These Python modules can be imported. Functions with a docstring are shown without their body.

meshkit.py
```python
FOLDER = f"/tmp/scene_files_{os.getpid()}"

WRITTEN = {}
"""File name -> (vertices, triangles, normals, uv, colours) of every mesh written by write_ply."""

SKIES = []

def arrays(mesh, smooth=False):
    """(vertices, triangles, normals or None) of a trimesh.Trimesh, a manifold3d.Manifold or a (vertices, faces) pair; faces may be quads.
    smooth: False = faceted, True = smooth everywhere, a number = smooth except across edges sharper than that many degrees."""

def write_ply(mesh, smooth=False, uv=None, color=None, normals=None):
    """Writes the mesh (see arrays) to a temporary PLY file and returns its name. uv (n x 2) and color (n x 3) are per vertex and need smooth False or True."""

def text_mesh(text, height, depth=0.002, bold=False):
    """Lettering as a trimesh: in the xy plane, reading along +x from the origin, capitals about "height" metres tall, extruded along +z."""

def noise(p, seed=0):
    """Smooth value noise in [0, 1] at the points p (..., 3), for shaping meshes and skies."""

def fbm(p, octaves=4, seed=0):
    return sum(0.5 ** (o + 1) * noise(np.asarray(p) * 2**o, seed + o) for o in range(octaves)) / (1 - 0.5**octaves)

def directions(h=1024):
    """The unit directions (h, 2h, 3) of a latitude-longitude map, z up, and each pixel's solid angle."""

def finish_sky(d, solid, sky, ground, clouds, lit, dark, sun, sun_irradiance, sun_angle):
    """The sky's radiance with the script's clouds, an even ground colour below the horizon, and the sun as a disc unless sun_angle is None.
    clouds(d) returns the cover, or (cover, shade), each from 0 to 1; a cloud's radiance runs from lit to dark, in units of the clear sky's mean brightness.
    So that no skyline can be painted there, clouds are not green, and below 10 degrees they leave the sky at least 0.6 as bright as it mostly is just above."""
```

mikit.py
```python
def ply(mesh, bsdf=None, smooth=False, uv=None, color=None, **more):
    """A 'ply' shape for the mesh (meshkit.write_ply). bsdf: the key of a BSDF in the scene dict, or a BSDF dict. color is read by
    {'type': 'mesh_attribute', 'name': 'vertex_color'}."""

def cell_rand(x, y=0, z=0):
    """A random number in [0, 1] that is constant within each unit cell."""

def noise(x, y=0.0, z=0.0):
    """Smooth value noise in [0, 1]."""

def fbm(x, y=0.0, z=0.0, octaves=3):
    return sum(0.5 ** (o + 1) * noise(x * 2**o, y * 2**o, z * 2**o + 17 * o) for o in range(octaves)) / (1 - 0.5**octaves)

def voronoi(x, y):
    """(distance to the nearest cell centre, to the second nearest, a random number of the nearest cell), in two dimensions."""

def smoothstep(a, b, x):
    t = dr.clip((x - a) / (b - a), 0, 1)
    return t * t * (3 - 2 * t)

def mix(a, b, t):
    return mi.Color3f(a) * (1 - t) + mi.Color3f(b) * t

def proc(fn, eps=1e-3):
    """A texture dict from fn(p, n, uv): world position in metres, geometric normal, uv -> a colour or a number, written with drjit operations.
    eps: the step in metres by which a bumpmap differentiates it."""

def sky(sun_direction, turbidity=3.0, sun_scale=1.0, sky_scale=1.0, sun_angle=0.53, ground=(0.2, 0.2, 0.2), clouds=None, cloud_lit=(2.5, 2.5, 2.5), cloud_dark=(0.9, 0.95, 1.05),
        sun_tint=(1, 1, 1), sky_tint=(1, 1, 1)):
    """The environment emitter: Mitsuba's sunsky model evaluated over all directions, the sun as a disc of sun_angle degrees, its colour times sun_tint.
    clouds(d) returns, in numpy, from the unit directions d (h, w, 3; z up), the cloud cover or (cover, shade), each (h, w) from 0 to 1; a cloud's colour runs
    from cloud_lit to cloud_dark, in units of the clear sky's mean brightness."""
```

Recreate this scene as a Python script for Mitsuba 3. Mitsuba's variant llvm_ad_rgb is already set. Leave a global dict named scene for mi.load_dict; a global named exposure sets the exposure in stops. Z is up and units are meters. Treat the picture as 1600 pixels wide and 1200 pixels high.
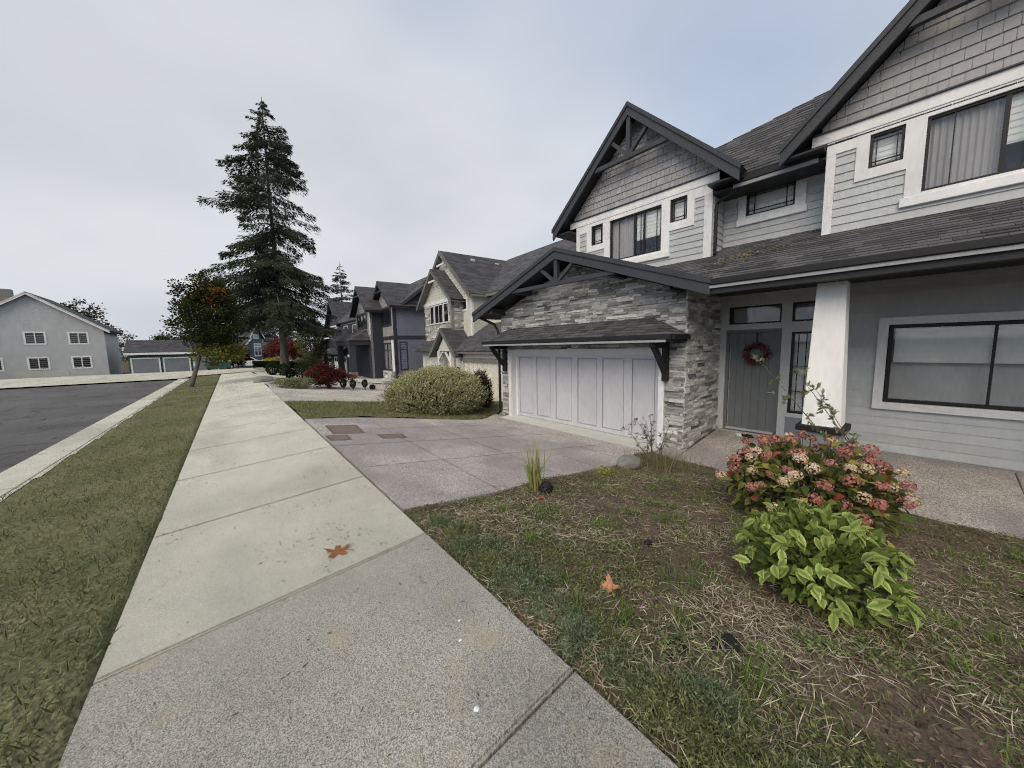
import math, numpy as np, trimesh, mitsuba as mi, drjit as dr, mikit, meshkit
from shapely.geometry import Polygon, box as sbox, Point, LineString
from shapely.ops import unary_union

# ------------------------------------------------------------------ camera, sky, exposure
E = 1.5                       # eye height over the near edge of the sidewalk; heights below are written from the eye and lifted by E
YAW, PITCH, ROLL, FOCAL = 0.70902, 0.10691, 0.02051, 548.126
_f = np.array([math.sin(YAW) * math.cos(PITCH), math.cos(YAW) * math.cos(PITCH), -math.sin(PITCH)])
_r = np.array([math.cos(YAW), -math.sin(YAW), 0.0])
_d = np.cross(_f, _r)
_up = -(-_r * math.sin(ROLL) + _d * math.cos(ROLL))
scene, labels = {}, {}
scene['camera'] = dict(type='perspective', fov=2 * math.degrees(math.atan(800 / FOCAL)), fov_axis='x', near_clip=0.05, far_clip=900.0,
                       to_world=mi.ScalarTransform4f().look_at(origin=[0, 0, E], target=list(map(float, _f + [0, 0, E])), up=list(map(float, _up))))


def clouds(d):
    b = meshkit.fbm(d * 1.5 + [6.39, 44.04, 0.50], 3)
    a = meshkit.fbm(d * [2.4, 2.4, 4.0] + [4.1, 1.7, 2.2], 4)
    t = np.clip((b - 0.30) / 0.40, 0, 1)
    cover = 0.62 + 0.38 * t * t * (3 - 2 * t)
    shade = np.clip(0.40 + (a - 0.5) * 1.7, 0, 1)
    return cover, shade


scene['sky'] = mikit.sky((-0.72, -0.32, 0.66), turbidity=3, sun_scale=0.3, sun_angle=44, sky_scale=1.0, clouds=clouds,
                         cloud_lit=(1.36, 1.41, 1.48), cloud_dark=(1.00, 1.06, 1.16), ground=(0.2, 0.2, 0.19), sun_tint=(.95, .99, 1.06))
exposure = 2.62

# ------------------------------------------------------------------ materials
rng = np.random.default_rng(7)
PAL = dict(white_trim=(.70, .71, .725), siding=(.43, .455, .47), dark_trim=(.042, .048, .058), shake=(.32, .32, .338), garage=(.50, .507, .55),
           door=(.15, .165, .172), entry=(.50, .525, .53), soffit=(.022, .024, .027), black=(.012, .012, .014), gutter_glint=(.30, .32, .34),  # last tone here: reflection along the gutters' lower edge, as a paint
           cream=(.55, .55, .495), creamdoor=(.60, .59, .53), beige=(.17, .17, .155), blue=(.15, .165, .225), ink=(.03, .034, .048), taupe=(.27, .265, .28),
           navy=(.035, .06, .085), white=(.78, .79, .79), rust=(.15, .11, .095), blind=(.66, .70, .69), room=(.02, .022, .024), silver=(.45, .46, .47),
           pale=(.52, .53, .5), teal=(.03, .09, .08), rock=(.20, .20, .19), cloth=(.012, .012, .013), redplug=(.45, .10, .07), screen_grey=(.27, .27, .28), stoneblue=(.20, .23, .25), plank=(.16, .165, .17))
PI = {k: i for i, k in enumerate(PAL)}
_pal = [mi.Float([float(PAL[k][c]) for k in PAL]) for c in range(3)]
fbm, noise, mix, ss = mikit.fbm, mikit.noise, mikit.mix, mikit.smoothstep


def t_paint(p, n, uv):
    i = mi.UInt32(dr.clip(uv.x, 0, len(PAL) - 1))
    c = mi.Color3f(*[dr.gather(mi.Float, _pal[k], i) for k in range(3)])
    w = 0.86 + 0.2 * fbm(p.x * 3.1, p.y * 3.1, p.z * 1.3) + 0.10 * (noise(p.x * 40, p.y * 40, p.z * 7) - 0.5)
    return c * w * (0.85 + 0.3 * uv.y)


def t_stone(p, n, uv):
    a = mix((.125, .126, .128), (.70, .70, .685), uv.y)
    a = mix(a, (.30, .275, .235), 0.35 * ss(0.72, 0.95, uv.x))
    g = 0.55 + 0.75 * fbm(p.x * 16, p.y * 16, p.z * 34, 3) + 0.35 * (noise(p.x * 130, p.y * 130, p.z * 160) - 0.5)
    return a * g


def t_roof(p, n, uv):
    a = mix((.030, .031, .034), (.082, .082, .088), uv.y)
    return a * (0.7 + 0.5 * noise(p.x * 210, p.y * 210, p.z * 210) + 0.25 * fbm(p.x * 1.2, p.y * 1.2, p.z * 2))


def t_roof_far(p, n, uv):
    row = dr.floor(p.z / 0.10)
    along = p.x * 0.7 + p.y * 0.9
    tone = mikit.cell_rand(along / 0.32 + mikit.cell_rand(row) * 3.7, row, 3)
    line = ss(0.0, 0.22, p.z / 0.10 - row)
    return mix((.036, .037, .042), (.078, .078, .086), tone) * (0.55 + 0.45 * line) * (0.8 + 0.4 * fbm(p.x, p.y, p.z))


def speck(p, s):
    f, g, r = mikit.voronoi(p.x * s, p.y * s)
    return f, g, r


def t_conc_pale(p, n, uv):
    b = 0.80 + 0.36 * fbm(p.x * 1.3, p.y * 1.3, 0.0) + 0.14 * (fbm(p.x * 9, p.y * 9, 5.0) - .5)
    g = noise(p.x * 420, p.y * 420) * .5 + noise(p.x * 190, p.y * 190, 3.0) * .5
    pit = ss(0.80, 0.93, noise(p.x * 55, p.y * 24, 9.0)) * ss(.45, .7, noise(p.x * 3.1, p.y * 3.1, 4.0))
    return mix((.37, .367, .315), (.43, .427, .37), uv.y) * b * (0.70 + 0.6 * g) * (1 - 0.45 * pit) * (1 - .16 * ss(.5, .8, fbm(p.x * 1.7 + 4, p.y * .6, 3.0)))


def t_conc_grey(p, n, uv):
    b = 0.74 + 0.5 * fbm(p.x * 2.1, p.y * 2.1, 2.0)
    f, g, r = speck(p, 210.0)
    k = noise(p.x * 330, p.y * 330, 1.0)
    c = mix((.135, .135, .122), (.445, .43, .39), ss(.08, 1.05, r * .55 + k * .55))
    c = mix(c, (.34, .29, .18), 0.45 * ss(.60, .85, fbm(p.x * 5.2, p.y * 5.2, 8.0)))
    return c * b * (0.80 + .28 * uv.y)


def t_aggregate(p, n, uv):
    f, g, r = speck(p, 88.0)
    k = noise(p.x * 260, p.y * 260)
    c = mix((.105, .097, .092), (.555, .522, .50), r * 0.7 + 0.3 * k)
    c = c * (0.62 + 0.38 * ss(0.02, 0.25, g - f))
    stain = fbm(p.x * 0.9, p.y * 0.9, 4.0)
    return mix(c, (.135, .125, .13), 0.45 * ss(.42, .62, stain)) * (0.9 + 0.35 * fbm(p.x * 4, p.y * 4)) * (.88 + .24 * uv.y)


def t_soil(p, n, uv):
    a = mix((.040, .030, .023), (.135, .103, .076), fbm(p.x * 7, p.y * 7, p.z * 7))
    a = mix(a, (.075, .080, .040), ss(.55, .8, fbm(p.x * 2.3, p.y * 2.3, 2.0)))
    return a * (0.6 + 0.9 * noise(p.x * 120, p.y * 120, p.z * 120))


def t_lawn(p, n, uv):
    a = mix((.075, .09, .038), (.17, .155, .09), fbm(p.x * 1.7, p.y * 1.7))
    return a * (0.6 + 0.9 * noise(p.x * 60, p.y * 60, p.z * 60))


def t_asphalt(p, n, uv):
    crack = ss(.0, .012, dr.abs(fbm(p.x * .8, p.y * .8, 2.0) - .5)) * ss(.0, .015, dr.abs(fbm(p.x * .33 + 9, p.y * .33, 7.0) - .47))
    return mix((.045, .045, .048), (.11, .11, .11), noise(p.x * 180, p.y * 180)) * (.65 + .7 * fbm(p.x * .7, p.y * .7)) * (.45 + .55 * crack)


def t_bark(p, n, uv):
    return mix((.055, .047, .042), (.19, .17, .155), fbm(p.x * 11, p.y * 11, p.z * 2.2))


def b_ground(p, n, uv):
    return noise(p.x * 150, p.y * 150) + 0.6 * noise(p.x * 60, p.y * 60, 3.0)


def b_fine(p, n, uv):
    return noise(p.x * 45, p.y * 45, p.z * 45) + .5 * noise(p.x * 120, p.y * 120, p.z * 120)


def mat(name, tex, rough=0.75, bump=None, scale=0.002, spec=0.35, two=True):
    b = dict(type='principled', base_color=mikit.proc(tex) if callable(tex) else tex, roughness=rough, specular=spec)
    if bump is not None:
        b = dict(type='bumpmap', arbitrary=mikit.proc(bump, 0.002), scale=scale, bsdf=b)
    scene[name] = dict(type='twosided', bsdf=b) if two else b


mat('m_paint', t_paint, 0.55)
mat('m_stone', t_stone, 0.85, b_fine, 0.006)
mat('m_roof', t_roof, 0.9)
mat('m_roof_far', t_roof_far, 0.9)
mat('m_pale', t_conc_pale, 0.9, b_ground, 0.0022)
mat('m_grey', t_conc_grey, 0.9, b_ground, 0.003)
mat('m_aggregate', t_aggregate, 0.85, b_ground, 0.003)
mat('m_soil', t_soil, 0.95, b_fine, 0.02)
mat('m_lawn', t_lawn, 0.95, b_fine, 0.03)
mat('m_asphalt', t_asphalt, 0.9)
mat('m_bark', t_bark, 0.95, b_fine, 0.02)
VC = {'type': 'mesh_attribute', 'name': 'vertex_color'}
scene['m_leaf'] = dict(type='principledthin', base_color=VC, roughness=0.7, diff_trans=0.5, spec_trans=0.0, eta=1.3)
scene['m_petal'] = dict(type='twosided', bsdf=dict(type='principled', base_color=VC, roughness=0.75, specular=0.25))
scene['m_glass'] = dict(type='thindielectric', int_ior=1.42)
scene['m_glass_dark'] = dict(type='twosided', bsdf=dict(type='plastic', diffuse_reflectance={'type': 'rgb', 'value': [.012, .014, .016]}, int_ior=1.55))
scene['m_metal'] = dict(type='roughconductor', material='Al', alpha=0.25)
LOOK = {k: 'm_' + k for k in ('stone', 'roof', 'roof_far', 'aggregate', 'soil', 'lawn', 'asphalt', 'bark', 'leaf', 'petal', 'glass', 'glass_dark', 'metal')}
LOOK.update(pale_concrete='m_pale', grey_concrete='m_grey')


# ------------------------------------------------------------------ object helpers
_count = {}


def numbered(key):
    k = _count.get(key, -1) + 1
    _count[key] = k
    return key if k == 0 else f'{key}_{k:03d}'


def tag(key, label=None, cat=None, group=None, kind=None):
    labels[key] = {a: b for a, b in (('label', label), ('category', cat), ('group', group), ('kind', kind)) if b}
    return key


def thing(name, label, cat, group=None):
    return tag(numbered(name), label, cat, group)


def arr(mesh):
    if isinstance(mesh, tuple):
        v, f = np.asarray(mesh[0], float), np.asarray(mesh[1], int)
        if f.shape[1] == 4:
            f = np.vstack([f[:, [0, 1, 2]], f[:, [0, 2, 3]]])
        return v, f
    return np.asarray(mesh.vertices, float), np.asarray(mesh.faces, int)


FRAME = [np.eye(3), np.zeros(3)]     # the plot's own axes: x away from the street, y along it


def frame(phi=0.0, o=(0, 0, 0)):
    t = math.radians(phi)
    FRAME[0], FRAME[1] = np.array([[math.cos(t), math.sin(t), 0], [-math.sin(t), math.cos(t), 0], [0, 0, 1.0]]), np.array(o, float)


def obj(name, mesh, look, parent=None, label=None, kind=None, tone=None, smooth=False, color=None, u=None):
    """ONE entry of the scene. look: a paint of PAL or a key of LOOK; mesh: (vertices, faces), a trimesh, or a list of them."""
    parts = [arr(m) for m in (mesh if isinstance(mesh, list) else [mesh])]
    n = np.cumsum([0] + [len(v) for v, _ in parts])
    v, f = np.vstack([p[0] for p in parts]), np.vstack([p[1] + k for p, k in zip(parts, n)])
    v = v @ FRAME[0].T + FRAME[1] + [0, 0, E]
    key = numbered((parent + '__' if parent else '') + name)
    tone = rng.uniform(0.35, 0.65) if tone is None else tone
    if look in PI:
        bsdf, u = 'm_paint', PI[look] + 0.5
    else:
        bsdf, u = LOOK[look], rng.random() if u is None else u
    more = {}
    if bsdf in ('m_leaf', 'm_petal'):
        more['color'] = np.broadcast_to(np.asarray(color, float), (len(v), 3))
    elif bsdf not in ('m_glass', 'm_glass_dark', 'm_metal'):
        t = tone if np.ndim(tone) else np.full(len(v), tone)
        more['uv'] = np.stack([u if np.ndim(u) else np.full(len(v), u), np.asarray(t, float)], 1)
    scene[key] = mikit.ply(trimesh.Trimesh(v, f, process=False), bsdf, smooth=smooth, **more)
    if label or kind:
        tag(key, label, None, None, kind)
    return key


def bx(x0, x1, y0, y1, z0, z1, c=0.0):
    """A box, its edges chamfered by c."""
    x0, x1, y0, y1, z0, z1 = min(x0, x1), max(x0, x1), min(y0, y1), max(y0, y1), min(z0, z1), max(z0, z1)
    if c <= 0:
        v = np.array([[x, y, z] for x in (x0, x1) for y in (y0, y1) for z in (z0, z1)], float)
        return v, np.array([[0, 1, 3], [0, 3, 2], [4, 6, 7], [4, 7, 5], [0, 4, 5], [0, 5, 1], [2, 3, 7], [2, 7, 6], [0, 2, 6], [0, 6, 4], [1, 5, 7], [1, 7, 3]])
    pts = []
    for a in (0, 1, 2):
        q = [[x0 + (a != 0) * c, x1 - (a != 0) * c], [y0 + (a != 1) * c, y1 - (a != 1) * c], [z0 + (a != 2) * c, z1 - (a != 2) * c]]
        pts += [[x, y, z] for x in q[0] for y in q[1] for z in q[2]]
    return trimesh.convex.convex_hull(np.array(pts))


def beam(p0, p1, w, h, up=(0, 0, 1)):
    """A square bar from p0 to p1, h tall along up and w wide across."""
    p0, p1 = np.asarray(p0, float), np.asarray(p1, float)
    t = (p1 - p0) / np.linalg.norm(p1 - p0)
    s = np.cross(t, up)
    s /= np.linalg.norm(s)
    u = np.cross(s, t)
    v = np.array([q + a * s * w / 2 + b * u * h / 2 for q in (p0, p1) for a in (-1, 1) for b in (-1, 1)])
    return v, np.array([[0, 1, 3], [0, 3, 2], [4, 6, 7], [4, 7, 5], [0, 4, 5], [0, 5, 1], [2, 3, 7], [2, 7, 6], [0, 2, 6], [0, 6, 4], [1, 5, 7], [1, 7, 3]])


def tube(pts, r, n=8):
    pts = np.asarray(pts, float)
    r = np.broadcast_to(r, (len(pts),))
    t = np.gradient(pts, axis=0)
    t /= np.linalg.norm(t, axis=1, keepdims=True) + 1e-12
    a = np.cross(t, np.where(np.abs(t[:, 2:]) < 0.9, [0, 0, 1.0], [1.0, 0, 0]))
    a /= np.linalg.norm(a, axis=1, keepdims=True) + 1e-12
    b = np.cross(t, a)
    g = np.arange(n) * 2 * np.pi / n
    v = (pts[:, None] + r[:, None, None] * (np.cos(g)[None, :, None] * a[:, None] + np.sin(g)[None, :, None] * b[:, None])).reshape(-1, 3)
    i, j = np.meshgrid(np.arange(len(pts) - 1), np.arange(n), indexing='ij')
    q = np.stack([i * n + j, i * n + (j + 1) % n, (i + 1) * n + (j + 1) % n, (i + 1) * n + j], -1).reshape(-1, 4)
    f = np.vstack([q[:, [0, 1, 2]], q[:, [0, 2, 3]]])
    k = len(v)
    v = np.vstack([v, pts[:1], pts[-1:]])
    f = np.vstack([f, [[(m + 1) % n, m, k] for m in range(n)], [[k - 1 - n + m + 1, k - 1 - n + (m + 1) % n + 1, k + 1] for m in range(n)]])
    return v, f


def polys(g):
    return [p for p in getattr(g, 'geoms', [g]) if p.geom_type == 'Polygon' and p.area > 1e-5]


def prism(poly, axis, lo, hi):
    """The polygon pushed from lo to hi along an axis; the polygon's own axes are (y,z), (x,z) or (x,y)."""
    out = []
    for p in polys(poly if not isinstance(poly, (list, tuple)) else Polygon(poly)):
        m = trimesh.creation.extrude_polygon(p, hi - lo)
        v = np.asarray(m.vertices)
        a, b, c = v[:, 0], v[:, 1], v[:, 2] + lo
        v = {'x': np.stack([c, a, b], 1), 'y': np.stack([a, c, b], 1), 'z': np.stack([a, b, c], 1)}[axis]
        f = np.asarray(m.faces)
        out.append((v, f[:, ::-1] if axis == 'y' else f))
    return out


def convex_piece(poly, depth, bevel=0.006, jit=0.0, base=0.0):
    """A convex polygon (s, t) raised by depth, its face inset by bevel: vertices (s, t, out)."""
    c = np.array(poly.convex_hull.exterior.coords)[:-1]
    if Polygon(c).exterior.is_ccw is False:
        c = c[::-1]
    m = c.mean(0)
    k = len(c)
    d = np.maximum(np.linalg.norm(c - m, axis=1, keepdims=True), 1e-6)
    inn = m + (c - m) * np.maximum(0.3, 1 - bevel * 1.5 / d)
    z = depth + (rng.normal(0, jit, k) if jit else 0)
    v = np.vstack([np.c_[c, np.full(k, base)], np.c_[c, np.full(k, base + (depth - base) * 0.75)], np.c_[inn, np.full(k, 0.0) + z], [[*m, np.mean(z)]]])
    f = []
    for a in (0, 1):
        for i in range(k):
            j = (i + 1) % k
            f += [[a * k + i, a * k + j, (a + 1) * k + j], [a * k + i, (a + 1) * k + j, (a + 1) * k + i]]
    f += [[2 * k + i, 2 * k + (i + 1) % k, 3 * k] for i in range(k)]
    return v, np.array(f)


def face(vf, o, s, t, n):
    """(s, t, out) coordinates set on a wall with origin o and axes s, t, n."""
    v, f = vf
    return np.asarray(o, float) + v[:, :1] * np.asarray(s, float) + v[:, 1:2] * np.asarray(t, float) + v[:, 2:3] * np.asarray(n, float), f


def roof_plane(corners, thick=0.10):
    """A flat polygon of roof (3-D corners) as a slab of that thickness below."""
    c = np.asarray(corners, float)
    n = np.cross(c[1] - c[0], c[2] - c[0])
    n /= np.linalg.norm(n)
    if n[2] < 0:
        c, n = c[::-1], -n
    k = len(c)
    tri = trimesh.creation.triangulate_polygon(Polygon(c[:, :2]), engine='earcut')
    order = [int(np.argmin(((c[:, :2] - q) ** 2).sum(1))) for q in tri[0]]
    top = np.array(order)[tri[1]]
    a, b, d = c[top[:, 0], :2], c[top[:, 1], :2], c[top[:, 2], :2]
    flip = np.cross(b - a, d - a) < 0
    top[flip] = top[flip][:, ::-1]
    v = np.vstack([c, c - n * thick])
    f = [*top.tolist(), *(top[:, ::-1] + k).tolist()]
    for i in range(k):
        j = (i + 1) % k
        f += [[i, i + k, j + k], [i, j + k, j]]
    return v, np.array(f)


def shingles(corners, exposure_=0.145, w=0.30, t=0.012):
    """Courses of asphalt shingles on a flat polygon of roof: one mesh and its tones."""
    c = np.asarray(corners, float)
    n = np.cross(c[1] - c[0], c[2] - c[0])
    n /= np.linalg.norm(n)
    n = n if n[2] > 0 else -n
    u = np.cross([0, 0, 1], n)
    u /= np.linalg.norm(u)
    s = np.cross(n, u)
    q = np.stack([(c - c[0]) @ u, (c - c[0]) @ s], 1)
    P = Polygon(q).buffer(0)
    x0, y0, x1, y1 = P.bounds
    V, F, Tn, at = [], [], [], 0
    for r in range(int((y1 - y0) / exposure_) + 1):
        lo, x = y0 + r * exposure_, x0 - rng.uniform(0, w)
        while x < x1:
            ww = w * rng.uniform(0.55, 1.25)
            tab = sbox(x + 0.003, lo - rng.uniform(0, .008), x + ww - 0.003, lo + exposure_ * 1.04)
            x += ww
            if not P.contains(tab):
                if not P.intersects(tab):
                    continue
                tab = tab.intersection(P)
                if tab.geom_type != 'Polygon' or tab.area < 4e-4:
                    continue
            g = np.array(tab.convex_hull.exterior.coords)[:-1]
            if not Polygon(g).exterior.is_ccw:
                g = g[::-1]
            k = len(g)
            frac = np.clip((g[:, 1] - lo) / exposure_, 0, 1)
            out = t * (1 - frac) * rng.uniform(0.7, 1.3) + 0.004
            vv = np.vstack([np.c_[g, np.full(k, -0.002)], np.c_[g, out]])
            ff = [[k + 0, k + i, k + i + 1] for i in range(1, k - 1)]
            for i in range(k):
                j = (i + 1) % k
                ff += [[i, j, j + k], [i, j + k, i + k]]
            V.append(c[0] + vv[:, :1] * u + vv[:, 1:2] * s + vv[:, 2:] * n)
            F.append(np.array(ff) + at)
            Tn.append(np.full(2 * k, np.clip(rng.normal(.5, .25), 0, 1)))
            at += 2 * k
    return (np.vstack(V), np.vstack(F)), np.concatenate(Tn)


def roof_part(parent, corners, thick=0.10, near=True, name='roof', **k):
    r = obj(name, roof_plane(corners, thick), 'roof' if near else 'roof_far', parent, tone=.35)
    if near:
        m, t = shingles(corners, **k)
        obj('shingles', m, 'roof', r, kind='stuff', tone=t)
    return r


# ------------------------------------------------------------------ foliage helpers
def unit(a):
    return a / np.maximum(np.linalg.norm(a, axis=-1, keepdims=True), 1e-9)


def leaf_batch(c, d, n, L, W, col, fold=0.15):
    """Many small folded leaves: bases c, directions d, normals n."""
    N = len(c)
    L, W = np.broadcast_to(L, (N,))[:, None], np.broadcast_to(W, (N,))[:, None]
    d = unit(d)
    s = unit(np.cross(d, n))
    u = np.cross(s, d)
    mid = c + d * L * 0.45
    v = np.stack([c, mid - s * W / 2 + u * W * fold, c + d * L, mid + s * W / 2 + u * W * fold], 1).reshape(-1, 3)
    b = np.arange(N)[:, None] * 4
    f = np.concatenate([b + [0, 1, 2], b + [0, 2, 3]])
    return v, f, np.repeat(np.broadcast_to(np.asarray(col, float), (N, 3)), 4, axis=0)


def join(parts):
    n = np.cumsum([0] + [len(p[0]) for p in parts])
    return np.vstack([p[0] for p in parts]), np.vstack([p[1] + k for p, k in zip(parts, n)]), np.vstack([p[2] for p in parts])


def leaves_obj(name, batch, parent=None, look='leaf', **k):
    v, f, c = batch if isinstance(batch, tuple) else join(batch)
    return obj(name, (v, f), look, parent, color=c, **k)


def rand_dir(N, up=0.0):
    d = rng.normal(size=(N, 3))
    d[:, 2] += up
    return unit(d)


def tones(N, a, b, spread=1.0):
    """Colours between a and b, one per leaf, with a little change of brightness."""
    t = np.clip(rng.normal(.5, .3 * spread, (N, 1)), 0, 1)
    return (np.asarray(a) * (1 - t) + np.asarray(b) * t) * rng.uniform(.8, 1.2, (N, 1))


def clump_crown(center, radii, nclump, per, size, ca, cb, clump_r=0.35, hollow=0.5, droop=0.0, w=0.6):
    """A crown of leaf clumps through an ellipsoid's volume."""
    q = unit(rng.normal(size=(nclump, 3))) * (rng.uniform(hollow, 1.0, (nclump, 1)))
    cc = np.asarray(center) + q * radii
    cr = clump_r * rng.uniform(.6, 1.3, (nclump, 1))
    ctone = rng.uniform(0, 1, (nclump, 1))
    i = np.repeat(np.arange(nclump), per)
    N = len(i)
    off = rng.normal(size=(N, 3)) * [1, 1, .6]
    p = cc[i] + off * cr[i] * .46
    d = unit(off + rng.normal(size=(N, 3)) * .8 + [0, 0, -droop])
    nn = unit(rng.normal(size=(N, 3)) + [0, 0, 1.2])
    t = np.clip(ctone[i] * .7 + rng.normal(.15, .2, (N, 1)), 0, 1)
    col = (np.asarray(ca) * (1 - t) + np.asarray(cb) * t) * rng.uniform(.75, 1.25, (N, 1))
    return leaf_batch(p, d, nn, size * rng.uniform(.7, 1.3, N), size * w * rng.uniform(.7, 1.2, N), col)


# ------------------------------------------------------------------ the ground
SK = 0.0365                       # the sidewalk turns off the line of the house fronts by this much
UE = 1.13                         # its edge on the yard side


def ground_z(x, y):
    x, y = np.asarray(x, float), np.asarray(y, float)
    u = x - SK * y - UE
    right = -1.5 - 0.129 * np.clip(u, 0, 9.8)
    left = -1.5 + 0.05 * np.clip(u, -1.8, 0) + 0.04 * np.clip(u + 1.8, -1.5, 0) - 0.14 * (u < -3.36)
    z = np.where(u > 0, right, left)
    far = np.clip((y - 30) / 22, 0, 1)
    far = far * far * (3 - 2 * far)
    goal = -1.75 - 0.028 * np.clip(y - 45, 0, 60)
    z = z * (1 - far) + np.where(u > 5, np.minimum(goal, z), goal) * far
    back = np.clip((x - 30) / 60, 0, 1)
    return z - back * 1.5


def sheet_polar():
    rad = np.concatenate([[0.0], np.geomspace(0.4, 620, 90)])
    th = np.linspace(0, 2 * np.pi, 145)[:-1]
    R, TH = np.meshgrid(rad[1:], th, indexing='ij')
    x, y = R * np.cos(TH), R * np.sin(TH)
    v = np.vstack([[[0, 0, float(ground_z(0, 0)) - .12]], np.stack([x, y, ground_z(x, y) - .12 - .0 * R], -1).reshape(-1, 3)])
    n = len(th)
    f = [[0, 1 + j, 1 + (j + 1) % n] for j in range(n)]
    i, j = np.meshgrid(np.arange(len(rad) - 2), np.arange(n), indexing='ij')
    a, b, c, d = 1 + i * n + j, 1 + (i + 1) * n + j, 1 + (i + 1) * n + (j + 1) % n, 1 + i * n + (j + 1) % n
    f = np.vstack([f, np.stack([a, b, c], -1).reshape(-1, 3), np.stack([a, c, d], -1).reshape(-1, 3)])
    return v, f


def slab(poly, lift=0.0, thick=0.12, bevel=0.008, zf=ground_z):
    """A slab of paving that follows the ground, its upper edge bevelled."""
    out = []
    for p in polys(poly):
        q = p.buffer(-bevel, join_style=2)
        cs, qs = np.array(p.exterior.coords)[:-1], np.array(q.exterior.coords)[:-1] if q.geom_type == 'Polygon' else []
        for m, top, bot in (((q, 0.0, -thick),) if bevel <= 0 or len(cs) != len(qs) else ((q, 0.0, -bevel), (p, -bevel, -thick))):
            for v, f in prism(m, 'z', bot, top):
                v = v.copy()
                v[:, 2] += zf(v[:, 0], v[:, 1]) + lift
                out.append((v, f))
    return out


def grid_sheet(poly, step, zfun):
    x0, y0, x1, y1 = poly.bounds
    import shapely
    xs, ys = np.arange(x0, x1 + step, step), np.arange(y0, y1 + step, step)
    X, Y = np.meshgrid(xs, ys, indexing='ij')
    n = len(ys)
    i, j = np.meshgrid(np.arange(len(xs) - 1), np.arange(n - 1), indexing='ij')
    ok = shapely.contains_xy(poly, X[:-1, :-1] + step / 2, Y[:-1, :-1] + step / 2)
    a = (i * n + j)[ok]
    q = np.stack([a, a + n, a + n + 1, a + 1], 1)
    use, inv = np.unique(q, return_inverse=True)
    x, y = X.ravel()[use], Y.ravel()[use]
    q = inv.reshape(q.shape)
    return np.stack([x, y, zfun(x, y)], 1), np.vstack([q[:, [0, 1, 2]], q[:, [0, 2, 3]]])


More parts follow.
